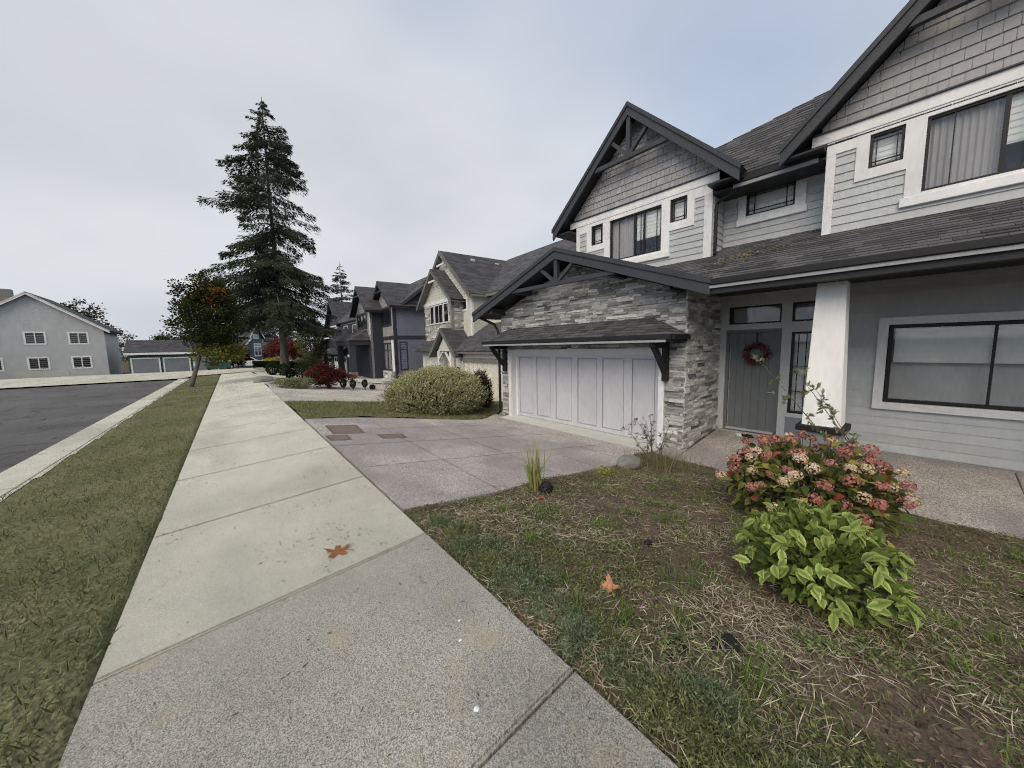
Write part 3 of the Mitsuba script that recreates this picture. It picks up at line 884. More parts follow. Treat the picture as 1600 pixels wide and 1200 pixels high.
roof_part(H, [(11.1, -.86, EV + 2.685), (11.1, -5.4, EV + 2.685), (15.5, -5.4, EV), (14.5, 6.6, EV)], .08, False, 'rear_roof')
obj('upper_gutter', bx(8.03, 8.13, 1.35, 2.62, 3.05, 3.17, .012), 'black', H)
obj('upper_fascia', bx(8.05, 8.09, 1.35, 2.62, 2.985, 3.048), 'gutter_glint', H, tone=.0)  # same pale strip, the gutter's reflection put into its colour
obj('upper_soffit', bx(8.09, 8.76, 1.25, 2.99, 3.0, 3.04), 'soffit', H)
obj('upper_downspout', tube([(8.10, 2.56, 3.0), (8.12, 2.60, 2.93), (8.16, 2.90, 2.86), (8.17, 2.945, 2.80), (8.17, 2.945, 1.93), (8.14, 2.93, 1.86), (8.02, 2.90, 1.80)], .034, 8), 'black', H, smooth=True)
obj('body', [bx(9.0, 17, -5.2, 6.5, -2.3, 3.1), bx(7.4, 8.9, 3.3, 8.3, -.15, .9)], 'siding', H)
# entry: trim panel with its openings, door, transom, sidelight
tr = R(1.28, 2.985, -2.0, .99)
ops = dict(door=(1.835, 2.835, -1.97, .25), transom=(1.86, 2.79, .37, .74), sidelight=(1.34, 1.68, -1.44, .17), small_transom=(1.34, 1.69, .37, .74))
for q in ops.values():
    tr = tr.difference(R(*q))
en = obj('entry_trim', w.plate(tr, -.06, .03), 'entry', H)
obj('base_panel', w.box(1.30, 1.70, -1.96, -1.52, .031, .045), 'stoneblue', en)
obj('entry_wall', w.plate(R(-5.3, 2.985, -2.2, 1.0).difference(R(1.30, 2.84, -1.97, .76)).difference(R(-1.78, .38, -1.08, .23)), -.16, -.062), 'siding', H)
siding(w, R(-5.2, 1.275, -1.95, .98).difference(R(-1.9, .5, -1.2, .35)), .15, 'siding', H + '__entry_wall', base=-.06)
obj('porch_casing', w.plate(ring(-1.9, .5, -1.2, .35, .12), -.055, .03), 'white_trim', H)
window(H, w, -1.77, .37, -1.07, .22, 'black', .05, bars_s=(-.7,), blind=(-1.7, .3, -.40), out=-.02)
window(H, w, *ops['transom'], glass='glass', fw=.03)
window(H, w, *ops['small_transom'], fw=.03)
window(H, w, *ops['sidelight'], fw=.04, bars_s=(1.45, 1.57), bars_t=(-1.0, -.5, -.05), mull=.012, blind=(1.36, 1.66, -1.40))
d = w.plate(ring(1.84, 2.83, -1.96, .245, .055), -.08, -.005)
dr_ = obj('front_door', d, 'door', H, label='dark grey plank front door with a slim handle', tone=.2)
for i in range(6):
    a = 1.897 + i * (2.773 - 1.897) / 6
    obj('plank', w(bx(a + .0015, a + .1445, -1.90, .185, -.075, -.045, .003)), 'door', dr_, tone=rng.uniform(.45, .58))
obj('weather_strip', [w.box(2.758, 2.766, -1.93, .18, -.043, -.036), w.box(1.9, 2.77, -1.93, -1.895, -.045, .03)], 'silver', dr_)
obj('threshold', w.box(1.84, 2.83, -2.0, -1.962, -.06, .10, .006), 'silver', dr_)
obj('handle', [w.box(1.90, 2.03, -1.07, -1.05, -.02, -.002, .004), w.box(1.915, 1.945, -1.09, -1.03, -.045, -.02)], 'pale', dr_)
for y in (.90, -2.7):
    c = obj('porch_column', bx(6.78, 7.24, y - .23, y + .23, -2.25, -1.36, .01), 'stoneblue', H)
    obj('cap', bx(6.72, 7.30, y - .285, y + .285, -1.36, -1.27, .012), 'black', c)
    q = np.array([[a * s, b * s, z] for z, s in ((-1.27, .22), (.82, .16)) for a, b in ((-1, -1), (1, -1), (1, 1), (-1, 1))]) + [7.01, y, 0]
    obj('shaft', trimesh.convex.convex_hull(q), 'white', c)

# things at the door
th = np.linspace(0, 2 * np.pi, 900) + rng.normal(0, .02, 900)
rr = .185 + rng.normal(0, .026, 900)
c = np.stack([8.645 + rng.normal(0, .018, 900), 2.24 + rr * np.cos(th), -.26 + rr * np.sin(th)], 1)
k = thing('wreath', 'round wreath of dark red berries and leaves hanging on the front door', 'wreath')
leaves_obj('berries', leaf_batch(c, rand_dir(900), rand_dir(900), .05, .035, tones(900, (.055, .016, .020), (.15, .045, .052)) + (rng.random((900, 1)) > .93) * .25), k, 'petal', kind='stuff')
obj('hanger', [bx(8.66, 8.668, 2.225, 2.255, -.1, .19)], 'black', k)
k = thing('pair_of_shoes', 'light slipper and dark shoe left on the porch before the front door', 'shoes')
for y, look in ((2.42, 'blind'), (2.26, 'cloth')):
    m = trimesh.creation.icosphere(3, 1.0)
    v = m.vertices * [.13, .05, .045]
    v[:, 2] = np.maximum(v[:, 2], -.012) + .014 - .02 * (v[:, 0] > .02) * (v[:, 2] > .02)
    ang = .5 if y > 2.3 else 1.2
    v = v @ np.array([[math.cos(ang), math.sin(ang), 0], [-math.sin(ang), math.cos(ang), 0], [0, 0, 1]]) + [8.42, y, -1.99]
    obj('shoe', (v, m.faces), look, k, smooth=True)

# ------------------------------------------------------------------ the cream house
frame(5)
C = thing('cream_house', 'cream house with stone-clad bay and twin gables, second from the right', 'house')
w = front(11.2)
top = lambda a: 6.79 - .835 * abs(a - 23.6) - .2
obj('upper_wall', w.plate(Polygon([(19.83, -2.9), (27.5, -2.9), (27.5, 3.3), (23.6, top(23.6)), (19.83, 3.3)]), -.2, 0), 'cream', C)
siding(w, Polygon([(19.85, .3), (21.9, .3), (21.9, 2.35), (22.3, 2.35), (22.3, 3.3), (25, 5.2), (23.6, top(23.6)), (19.85, top(19.85))]).difference(R(20.3, 22.3, 2.35, 3.3)), .2, 'cream', C, single=False)
sd = side(19.83)
obj('side_wall', sd.box(11.2, 20, -2.9, 3.35, -.2, 0), 'cream', C)
siding(sd, R(11.33, 17, .3, 3.3), .2, 'cream', C, single=False)
obj('corner_board', w.box(19.8, 19.95, .3, 3.2, 0, .04), 'white_trim', C)
obj('side_corner_board', sd.box(11.16, 11.32, .3, 3.2, 0, .04), 'white_trim', C)
obj('casing', w.plate(ring(20.36, 22.25, 2.36, 3.26, .13), 0, .05), 'white_trim', C)
window(C, w, 20.5, 22.12, 2.5, 3.12, 'black', .05, bars_s=(21.3,), glass='dark', out=.03)
gable_roof(C, 10.8, 17.2, 23.6, 6.79, .835, 4.15, False, .12, True, 'beige')
barge(C, 10.8, 23.6, 6.79, .835, 4.15, .30, 'beige', False)
obj('truss_collar', front(10.8).box(23.0, 24.2, 5.75, 5.87, -.12, -.04), 'white_trim', C)
# stone bay and the small gable over it
wb = front(10.6)
bay = obj('stone_bay', wb.plate(R(21.02, 25.98, -2.9, 3.35).difference(R(21.9, 25.08, 1.68, 3.06)), -.25, 0), 'rock', C)
obj('bay_side', side(21.02).box(10.35, 11.25, -2.9, 3.35, -.2, 0), 'rock', C)
ledge_stones(wb, [R(21.0, 21.82, -2.8, 3.05), R(25.16, 26.0, -2.8, 3.05), R(21.82, 25.16, .5, 1.6)], bay, (.09, .18), (.2, .6), most=0, depth=(.02, .08))
ledge_stones(side(21.0), [R(10.55, 11.2, .5, 3.05)], bay, (.09, .18), (.2, .6), most=0, depth=(.02, .06))
obj('band', wb.box(20.9, 26.1, 3.07, 3.32, 0, .07), 'white_trim', C)
for a, b in ((21.92, 22.72), (22.80, 24.25), (24.33, 25.06)):
    window(C, wb, a, b, 1.70, 3.04, 'white_trim', .07, glass='dark', out=.02, bars_s=((a + b) / 2,) if b - a > 1 else ())
siding(wb, Polygon([(21.3, 3.33), (25.9, 3.33), (23.6, 5.1)]), .2, 'cream', C, single=False, base=.0)
obj('gable_wall', wb.plate(Polygon([(21.1, 3.33), (26.1, 3.33), (23.6, 5.25)]), -.1, -.002), 'cream', C)
gable_roof(C, 10.1, 13.5, 23.6, 5.46, .80, 2.95, False, .11, True, 'beige', name='bay_roof')
barge(C, 10.1, 23.6, 5.46, .80, 2.95, .27, 'beige', False)
obj('truss_collar', front(10.1).box(23.05, 24.15, 4.55, 4.66, -.12, -.04), 'white_trim', C)
# wing to the right
obj('wing', bx(12.5, 20, 13.4, 19.9, -2.9, 3.3), 'cream', C)
roof_part(C, [(12.05, 13.0, 3.38), (12.05, 19.7, 3.38), (16.6, 23.4, 6.83), (16.6, 14.6, 6.83)], .12, False, 'wing_roof')
roof_part(C, [(12.05, 13.0, 3.38), (16.6, 14.6, 6.83), (21, 13.0, 3.38)], .12, False, 'wing_roof')
obj('wing_gutter', bx(11.98, 12.1, 13.0, 19.6, 3.18, 3.32), 'beige', C)
obj('gable_gutter', bx(10.9, 12.1, 19.40, 19.5, 3.15, 3.28), 'beige', C)
for b, z in ((13.0, 6.35), (15.1, 6.3)):
    obj('roof_vent', bx(b, b + .35, 22.9, 23.2, z - .25, z + .02, .04), 'silver', C)
# garage
wg = front(10.1)
obj('garage_wall', wg.plate(R(14.2, 20.2, -2.95, -.28).difference(R(14.95, 19.2, -2.95, -.84)), -.15, 0), 'cream', C)
obj('garage_side', bx(10.1, 12.5, 14.2, 14.35, -2.95, -.2), 'cream', C)
gd = obj('garage_door', wg.box(14.9, 19.25, -2.84, -.8, -.16, -.12), 'creamdoor', C, label='cream garage door of narrow upright panels')
for i in range(8):
    a = 14.98 + i * .53
    obj('panel', wg.box(a, a + .50, -2.78, -.9, -.118, -.10), 'creamdoor', gd)
obj('header', wg.box(14.7, 19.4, -.84, -.62, 0, .06), 'beige', C)
obj('fascia', bx(9.72, 9.78, 13.9, 20.1, -.36, -.22), 'beige', C)
roof_part(C, [(9.68, 13.9, -.22), (9.68, 20.2, -.22), (12.4, 20.2, 1.52), (12.4, 13.9, 1.52)], .1, False, 'garage_roof')
l = obj('wall_lamp', bx(9.92, 10.04, 19.55, 19.72, -1.55, -1.2, .02), 'black', C)
obj('lamp_glass', bx(9.9, 9.93, 19.58, 19.69, -1.5, -1.27), 'blind', l)
# entry gable, its posts, and the low roof to its left
gable_roof(C, 9.5, 11.3, 21.1, 1.26, .88, 2.0, False, .09, True, 'beige', name='entry_roof')
barge(C, 9.5, 21.1, 1.26, .88, 2.0, .24, 'beige', False)
obj('entry_gable', front(9.85).plate(Polygon([(19.9, -.22), (22.3, -.22), (21.1, .9)]), -.1, 0), 'cream', C)
for a in (20.3, 22.1):
    p = obj('entry_pier', bx(9.7, 10.1, a - .22, a + .22, -2.9, -1.3), 'rock', C)
    obj('post', bx(9.78, 10.02, a - .12, a + .12, -1.3, -.2), 'white_trim', p)
    obj('brace', beam((9.8, a - .0, -.9), (9.8, a + (.7 if a < 21 else -.7), -.3), .1, .1), 'white_trim', p)
roof_part(C, [(9.85, 21.6, -.25), (9.85, 26.7, -.25), (10.62, 26.2, .62), (10.62, 21.6, .62)], .08, False, 'low_roof')
roof_part(C, [(9.85, 26.7, -.25), (10.7, 26.7, -.25), (10.62, 26.2, .62)], .08, False, 'low_roof')
for a, b in ((23.95, 25.05), (25.3, 26.4)):
    window(C, front(10.45), a, b, -2.0, -.42, 'white_trim', .1, glass='dark', out=.0)
obj('lower_wall', bx(10.46, 10.62, 21.5, 26.6, -2.9, -.2), 'cream', C)

# ------------------------------------------------------------------ the blue house
B = thing('blue_house', 'blue-grey house with two steep dark gables and a hip-roofed porch', 'house')
w = front(8.66)
obj('front_wall', w.plate(Polygon([(27.57, -2.9), (32.5, -2.9), (32.5, 3.3), (30, 5.0), (27.57, 3.3)]), -.15, 0), 'taupe', B)
siding(w, Polygon([(27.75, 1.02), (32.4, 1.02), (32.4, 3.3), (30, 4.9), (27.75, 3.3)]).difference(R(28.1, 31.8, 1.8, 3.3)), .2, 'taupe', B, single=False)
sd = side(27.57)
obj('side_wall', sd.box(8.66, 18.5, -2.9, 3.4, -.15, 0), 'blue', B)
siding(sd, R(8.85, 15, -2.7, .74), .19, 'blue', B, single=False)
siding(sd, R(8.85, 15, 1.02, 3.35), .19, 'blue', B, single=False)
obj('band', sd.box(8.6, 16, .75, 1.01, .0, .06), 'ink', B)
obj('front_band', w.box(27.5, 31, .75, 1.01, .0, .06), 'ink', B)
obj('corner_board', w.box(27.5, 27.72, -2.8, 3.3, .0, .045), 'ink', B)
obj('side_corner_board', sd.box(8.62, 8.84, -2.8, 3.3, .0, .045), 'ink', B)
for a, b in ((28.3, 29.3), (29.36, 30.5), (30.56, 31.6)):
    window(B, w, a, b, 1.95, 3.2, 'black', .08, glass='dark', out=.03)
obj('casing', w.plate(ring(28.15, 31.75, 1.8, 3.35, .14), 0, .05), 'ink', B)
for a, b in ((28.5, 29.45), (29.5, 30.45)):
    k = window(B, w, a, b, -1.75, .5, 'ink', .09, bars_t=(-.1,), mull=.08, blind=(a + .1, b - .1, -1.6), out=.03)
obj('white_casing', w.box(27.9, 28.4, -1.8, .66, .0, .04), 'white_trim', B)
k = window(B, sd, 8.98, 9.62, -1.7, .55, 'ink', .09, bars_t=(-.05,), mull=.08, blind=(9.05, 9.55, -1.6), out=.03)
obj('stone_base', w.plate(R(27.6, 31, -2.9, -1.8), .0, .16), 'rock', B)
ledge_stones(front(8.5), [R(27.6, 31, -2.8, -1.82)], B + '__stone_base', (.1, .18), (.25, .6), most=0, depth=(.02, .06))
gable_roof(B, 8.2, 13.5, 30.0, 5.49, .75, 2.95, False, .12, True, 'ink')
barge(B, 8.2, 30.0, 5.49, .75, 2.95, .30, 'dark_trim', False)
obj('truss_collar', front(8.2).box(29.2, 30.8, 4.55, 4.68, -.14, -.03), 'ink', B)
w7 = front(7.66)
obj('left_wall', w7.plate(Polygon([(30.6, -2.9), (35.7, -2.9), (35.7, 3.1), (33.1, 5.0), (30.6, 3.1)]), -.15, 0), 'taupe', B)
for a, b in ((31.75, 32.7), (32.76, 33.8), (33.86, 34.8)):
    window(B, w7, a, b, 1.9, 3.0, 'black', .08, glass='dark', out=.03)
obj('left_casing', w7.plate(ring(31.55, 35.0, 1.76, 3.15, .14), 0, .05), 'ink', B)
obj('left_corner_board', w7.box(30.55, 30.8, 1.2, 3.1, 0, .05), 'white_trim', B, tone=0)
obj('left_side', side(30.6).box(7.66, 8.7, -2.9, 3.1, -.1, 0), 'ink', B)
gable_roof(B, 7.2, 13.5, 33.1, 5.46, .76, 3.0, False, .12, True, 'ink')
barge(B, 7.2, 33.1, 5.46, .76, 3.0, .30, 'dark_trim', False)
obj('left_collar', front(7.2).box(32.3, 33.9, 4.5, 4.63, -.14, -.03), 'ink', B)
roof_part(B, [(9.4, 27.2, 3.5), (12.6, 29.5, 6.3), (12.6, 36, 6.3), (9.4, 38, 3.5)], .12, False, 'main_roof')
roof_part(B, [(9.4, 27.2, 3.5), (18.5, 27.2, 3.5), (15.5, 29.5, 6.6), (12.6, 29.5, 6.3)], .12, False, 'main_roof')
dg = side(27.35)
obj('side_gable', dg.plate(Polygon([(9.3, 3.45), (13.2, 3.45), (11.25, 4.95)]), -.12, 0), 'ink', B)
for sg in (-1, 1):
    roof_part(B, [(11.25, 27.1, 5.12), (11.25 + sg * 2.15, 27.1, 3.45), (11.25 + sg * 2.15, 30, 3.45), (11.25, 30, 5.12)], .12, False, 'side_roof')
    obj('side_barge', dg.plate([(11.25, 5.1), (11.25 + sg * 2.15, 3.43), (11.25 + sg * 2.15, 3.18), (11.25, 4.82)], .2, .25), 'dark_trim', B)
obj('side_gutter', bx(8.7, 15, 27.33, 27.44, 3.3, 3.42), 'ink', B)
obj('body', bx(8.8, 18, 27.8, 38, -2.9, 3.4), 'ink', B)
# porch
roof_part(B, [(5.95, 30.85, .76), (5.95, 36.9, .76), (8.3, 36.9, 2.02), (8.3, 32.2, 2.02)], .1, False, 'porch_roof')
roof_part(B, [(5.95, 30.85, .76), (8.7, 30.85, .76), (8.3, 32.2, 2.02)], .1, False, 'porch_roof')
obj('porch_beam', [bx(6.0, 6.25, 30.95, 36.8, .36, .70), bx(6.25, 8.66, 30.95, 31.15, .36, .70)], 'ink', B)
obj('porch_ceiling', bx(6.1, 8.66, 31.0, 36.8, .60, .64), 'ink', B)
obj('porch_wall', bx(7.62, 7.70, 30.7, 36.7, -2.9, .7), 'ink', B, tone=1.0)
for a in (31.28, 36.3):
    p = obj('porch_column', bx(6.02, 6.5, a - .25, a + .25, -1.85, .40), 'ink', B, tone=1.6)
    obj('pier', bx(5.95, 6.57, a - .33, a + .33, -2.9, -1.85, .03), 'rock', p)
obj('porch_slab', bx(5.8, 8.7, 27.9, 36.8, -3.0, -2.48), 'pale', B, tone=.1)
l = obj('porch_lamp', bx(5.9, 6.01, 31.15, 31.3, -.6, -.42), 'blind', B)

# ------------------------------------------------------------------ houses farther down the street
frame(0)
G = thing('slate_house', 'dark slate-roofed house with white garage doors, behind the tall fir', 'house')
w = front(10.7)
obj('front_wall', w.box(37.5, 53.2, -3.2, 1.0, -.2, 0), 'ink', G, tone=1.2)
obj('gable_wall', w.plate(Polygon([(40.2, .3), (48.2, .3), (44.2, 2.1)]), -.1, .02), 'ink', G, tone=1.4)
gable_roof(G, 10.2, 15, 44.2, 2.44, .52, 4.25, False, .14, True, 'ink')
barge(G, 10.2, 44.2, 2.44, .52, 4.25, .32, 'dark_trim', False)
obj('collar', front(10.2).box(42.6, 45.8, 1.25, 1.42, -.14, -.03), 'blind', G, tone=.0)
roof_part(G, [(9.8, 37.6, -.42), (9.8, 53.5, -.42), (10.75, 52.6, .30), (10.75, 38.3, .30)], .1, False, 'canopy_roof')
d = obj('garage_door', w.box(38.4, 43.0, -3.0, -.72, 0, .06), 'white_trim', G, label='white garage door with a row of small dark panes')
for i in range(6):
    obj('pane', w.box(38.6 + i * .73, 39.15 + i * .73, -1.25, -.85, .061, .075), 'glass_dark', d)
d = obj('garage_door', w.box(44.6, 52.6, -3.0, -.65, 0, .06), 'white_trim', G)
for a in (46.5, 49.4):
    obj('post', w.box(a, a + .5, -3.0, -.5, .061, .2), 'ink', d)
w = front(12.7)
obj('upper_wall', w.plate(Polygon([(39.5, .2), (53.0, .2), (53.0, 3.2), (50.2, 5.6), (47.4, 3.2), (39.5, 3.2)]), -.2, 0), 'ink', G, tone=1.6)
obj('white_band', w.box(39.5, 53.0, 2.95, 3.15, 0, .08), 'white_trim', G, tone=0)
for a in (41, 44.3, 48.7):
    window(G, w, a, a + 1.6, 1.4, 2.85, 'white_trim', .12, glass='dark', out=.02)
gable_roof(G, 12.2, 17, 50.2, 6.31, 1.06, 3.0, False, .14, True, 'ink', name='upper_roof')
barge(G, 12.2, 50.2, 6.31, 1.06, 3.0, .3, 'dark_trim', False)
roof_part(G, [(12.2, 38.8, 3.2), (12.2, 48.5, 3.2), (15.6, 49.5, 6.0), (15.6, 40.5, 6.0)], .12, False, 'main_roof')
obj('body', bx(12.8, 20, 39.5, 53, -3.2, 3.2), 'ink', G)

frame(211, (6.75, 79.7, 0))
Nh = thing('navy_house', 'narrow navy house with white trim at the end of the street', 'house')
w = front(0.0)
obj('front_wall', w.plate(Polygon([(-2.05, -4), (4.6, -4), (4.6, .6), (2.0, 2.3), (2.0, 3.0), (0, 4.7), (-2.05, 2.9)]), -5, 0), 'navy', Nh)
gable_roof(Nh, -.35, 7.0, 0, 5.05, .98, 2.5, False, .15, True, 'navy')
barge(Nh, -.36, 0, 5.05, .98, 2.5, .30, 'white', False)
roof_part(Nh, [(-.3, 1.9, 2.55), (-.3, 4.9, .75), (6, 4.9, .75), (6, 1.9, 2.55)], .15, False, 'shed_roof')
obj('shed_barge', front(-.32).plate([(1.9, 2.55), (4.9, .75), (4.9, .45), (1.9, 2.25)], 0, .06), 'white', Nh)
for s0, s1, t0, t1, nb in ((-.95, 1.0, 2.35, 3.1, 3), (-1.5, .95, -.85, 1.5, 2), (-1.9, .6, -2.35, -1.6, 3)):
    window(Nh, w, s0, s1, t0, t1, 'white', .16, bars_s=[s0 + (s1 - s0) * (i + 1) / nb for i in range(nb - 1)], bars_t=(t0 + (t1 - t0) * .74,) if t1 - t0 > 1.5 else (), glass='dark', out=.05, mull=.12)
frame(-80, (9.4, 86, 0))
k = thing('pale_house', 'pale low house with a grey roof glimpsed right of the navy house', 'house')
obj('wall', bx(0, 6, -3.5, 2.6, -4, .35), 'pale', k)
roof_part(k, [(-.4, -4, .3), (-.4, 2.9, .3), (3, 2.9, 1.9), (3, -4, 1.9)], .15, False)
obj('window', front(-.02).box(-.6, 1.4, -1.6, -.3, 0, .05), 'glass_dark', k)
frame(-90, (1.35, 60, 0))
k = thing('teal_garage', 'dark teal garage with a white fascia at the left of the street end', 'garage')
obj('wall', bx(0, 6, 0, 8.5, -4, -.05), 'teal', k)
obj('fascia', bx(-.4, -.3, -.3, 8.8, -.12, .12), 'white', k)
for a in (.6, 3.3, 6.0):
    d = obj('garage_door', front(0).box(a, a + 2.2, -3.2, -.6, .0, .06), 'stoneblue', k)
    obj('trim', front(0).plate(ring(a - .14, a + 2.34, -3.3, -.46, .14), 0, .09), 'white', d)
roof_part(k, [(-.4, -.3, .12), (-.4, 8.8, .12), (3, 8.8, 1.7), (3, -.3, 1.7)], .12, False)
frame()


def far_house(label, phi, o, W, D, hw, wall, z0=-2.4):
    """A plain gabled house across the crossing."""
    frame(phi, o)
    k = thing('far_house', label, 'house')
    w = front(0)
    za = hw + W * .36
    obj('front_wall', w.plate([(0, z0 - 1), (W, z0 - 1), (W, hw), (W / 2, za), (0, hw)], -D, 0), wall, k)
    siding(w, Polygon([(0, z0), (W, z0), (W, hw), (W / 2, za), (0, hw)]), .22, wall, k, single=False)
    gable_roof(k, -.5, D + .4, W / 2, za + .25, .72, W / 2 + .5, False, .16, True)
    barge(k, -.5, W / 2, za + .25, .72, W / 2 + .5, .3, 'white', False)
    for i in range(3):
        for t in (z0 + .9, z0 + 3.6):
            window(k, w, W * (.12 + .3 * i), W * (.12 + .3 * i) + 1.5, t, t + 1.4, 'white', .14, bars_s=(W * (.12 + .3 * i) + .75,), glass='dark', out=.04, mull=.08)
    d = obj('garage_door', w.box(W * .30, W * .68, z0 - .6, z0 + .75, .0, .05), 'pale', k)
    obj('chimney', bx(D * .5, D * .5 + .8, W * .7, W * .7 + .8, hw, za + .9, .02), 'rock', k)
    frame()


far_house('grey gabled house across the crossing, left of the teal garage', -90, (-9, 62, 0), 10, 8, 2.9, 'siding')
far_house('cream gabled house at the far left across the crossing', -97, (-23, 58, 0), 11, 8, 3.2, 'cream')
k = thing('green_bin', 'low dark green bin with a pale lid at the far street corner', 'bin')
gz = float(ground_z(1.0, 46))
obj('body', bx(-.35, 1.62, 45.6, 46.8, gz + .12, gz + .80, .06), 'teal', k)
obj('lid', bx(-.40, 1.67, 45.55, 46.85, gz + .81, gz + .92, .04), 'pale', k)
for x in (-.1, 1.35):
    obj('wheel', trimesh.creation.cylinder(.13, .1, transform=trimesh.transformations.translation_matrix([x, 45.65, gz + .15]) @ trimesh.transformations.rotation_matrix(math.pi / 2, [1, 0, 0])), 'black', k)
k = thing('white_car', 'white car parked low behind the maroon maple', 'car')
gz = float(ground_z(3, 57))
prof = [(-2.1, .25), (-2.15, .62), (-1.95, .82), (-1.15, .93), (-.5, 1.36), (.75, 1.38), (1.45, .95), (2.1, .85), (2.15, .3)]
obj('body', [(v + [3.3, 57, gz + .05], f) for v, f in prism(prof, 'y', -.85, .85)], 'white', k)
obj('side_window', [(v + [3.3, 57, gz + .05], f) for v, f in prism([(-1.0, .95), (-.45, 1.29), (.7, 1.31), (1.2, .95)], 'y', -.87, -.852)], 'glass_dark', k)
for x in (-1.35, 1.35):
    m = trimesh.creation.cylinder(.31, .2, transform=trimesh.transformations.translation_matrix([3.3 + x, 56.2, gz + .3]) @ trimesh.transformations.rotation_matrix(math.pi / 2, [1, 0, 0]))
    q = obj('wheel', m, 'black', k)
    m = trimesh.creation.cylinder(.18, .03, transform=trimesh.transformations.translation_matrix([3.3 + x, 56.09, gz + .3]) @ trimesh.transformations.rotation_matrix(math.pi / 2, [1, 0, 0]))
    obj('rim', m, 'silver', q)
k = thing('garden_wall', 'low grey timber wall in front of the slate house', 'wall')
for i in range(9):
    x0, y0 = 4.95 + i * .22, 27.6 - i * .05
    obj('plank', bx(x0, x0 + .205, y0, y0 + .08, -2.6, -1.35 + rng.uniform(-.03, .03), .01), 'plank', k)

# ------------------------------------------------------------------ trees and shrubs
frame()


def gz(x, y):
    return float(ground_z(x, y))


def cone_trunk(x, y, z0, z1, r0, r1, lean=(0, 0), n=12, wob=.04):
    h = np.linspace(0, 1, n)
    p = np.stack([x + lean[0] * h + wob * np.sin(h * 7), y + lean[1] * h + wob * np.cos(h * 5), z0 + (z1 - z0) * h], 1)
    r = r0 + (r1 - r0) * h ** .85
    r[0] *= 1.35
    return p, r


def fir(name, label, x, y, z1, r0, levels, prof, dens, ca, cb, tuft=.55, droop=.5, base_lo=.12, group=None):
    """A conifer: trunk, drooping boughs, and sprays of needles hanging along each bough."""
    k = thing(name, label, 'tree', group)
    z0 = gz(x, y) - .15
    P, r = cone_trunk(x, y, z0, z1, r0, .02)
    obj('trunk', tube(P, r, 12), 'bark', k, smooth=True)
    boughs, C_, D_, N_, L_ = [], [], [], [], []
    for h in levels:
        reach = prof(h)
        if reach <= .05:
            continue
        o = np.array([np.interp(h, P[:, 2], P[:, 0]), np.interp(h, P[:, 2], P[:, 1]), h])
        a = rng.uniform(0, 2 * np.pi)
        Lb = reach * (rng.uniform(.35, .85) if rng.random() < .6 else rng.uniform(.8, 1.15))
        t = np.linspace(0, 1, 9)
        rise = rng.uniform(.05, .35) * (1 if h > z1 * .55 else .4)
        z = Lb * (rise * t - droop * (1.15 * t ** 1.6 - .42 * t ** 3.4))
        bp = o + np.stack([np.cos(a) * Lb * t, np.sin(a) * Lb * t, z], 1)
        bp[:, :2] += np.array([-np.sin(a), np.cos(a)]) * (rng.normal(0, .08) * Lb * t ** 2)[:, None]
        boughs.append(tube(bp, np.linspace(.012 * Lb + .012, .006, 9), 4))
        n = int(dens * Lb * (1.2 if Lb > 1 else 1.6))
        q = np.clip(rng.beta(1.5, .95, n), .08, 1)
        base = np.stack([np.interp(q, t, bp[:, m]) for m in range(3)], 1)
        tan = unit(np.gradient(bp, axis=0))[np.clip((q * 8).astype(int), 0, 8)]
        lat = np.array([-np.sin(a), np.cos(a), 0]) * rng.choice([-1, 1], n)[:, None]
        spread = (1 - q) * .75 + .25
        side_ = lat * (rng.uniform(0, .42, n) * Lb * spread * .6)[:, None]
        p = base + side_ + np.array([0, 0, -1]) * (np.abs(rng.normal(0, .16, n)) * min(Lb, 2.5) * .6)[:, None]
        d = unit(tan * rng.uniform(.3, 1, (n, 1)) + lat * rng.uniform(.1, .8, (n, 1)) + np.array([0, 0, -1]) * rng.uniform(.0, .9, (n, 1)) * (droop * 1.4))
        C_.append(p)
        D_.append(d)
        N_.append(unit(rng.normal(size=(n, 3)) * .6 + [0, 0, 1]))
        L_.append(tuft * rng.uniform(.5, 1.15, n) * (0.6 + .4 * min(1, Lb / 2)))
    obj('boughs', boughs, 'bark', k, kind='stuff')
    c, d, n, L = np.vstack(C_), np.vstack(D_), np.vstack(N_), np.concatenate(L_)
    leaves_obj('needles', leaf_batch(c, d, n, L, L * .26, tones(len(c), ca, cb), .1), k, kind='stuff')
    return k


FX, FY = 4.72, 34.5
hgt = np.array([1.6, 3.0, 4.6, 6.2, 7.7, 8.6, 9.6, 11, 12.6, 14.5, 16.4, 17.8, 18.8, 19.4])
rad = np.array([1.5, 3.9, 4.7, 4.7, 4.2, 3.3, 3.2, 3.9, 3.6, 2.9, 2.2, 1.35, .6, .1])
lev = np.sort(np.concatenate([rng.uniform(2.6, 19.2, 215), rng.uniform(2.6, 8.2, 75), rng.uniform(15, 19.3, 26)]))
fir('fir_tree', 'tall dark fir with a bare lower trunk at the far end of the sidewalk', FX, FY, 19.5, .30, lev, lambda h: float(np.interp(h, hgt, rad)), 84, (.032, .048, .034), (.080, .105, .066), .30, .55)
fir('distant_conifer', 'thin distant conifer rising behind the dark house roofs', 17.3, 62.6, 14.3, .3, np.sort(rng.uniform(1, 14, 130)), lambda h: float(np.interp(h, [0, 6, 9, 14], [3.6, 3.0, 2.1, .15])), 20, (.07, .09, .085), (.13, .15, .14), .7, .35)
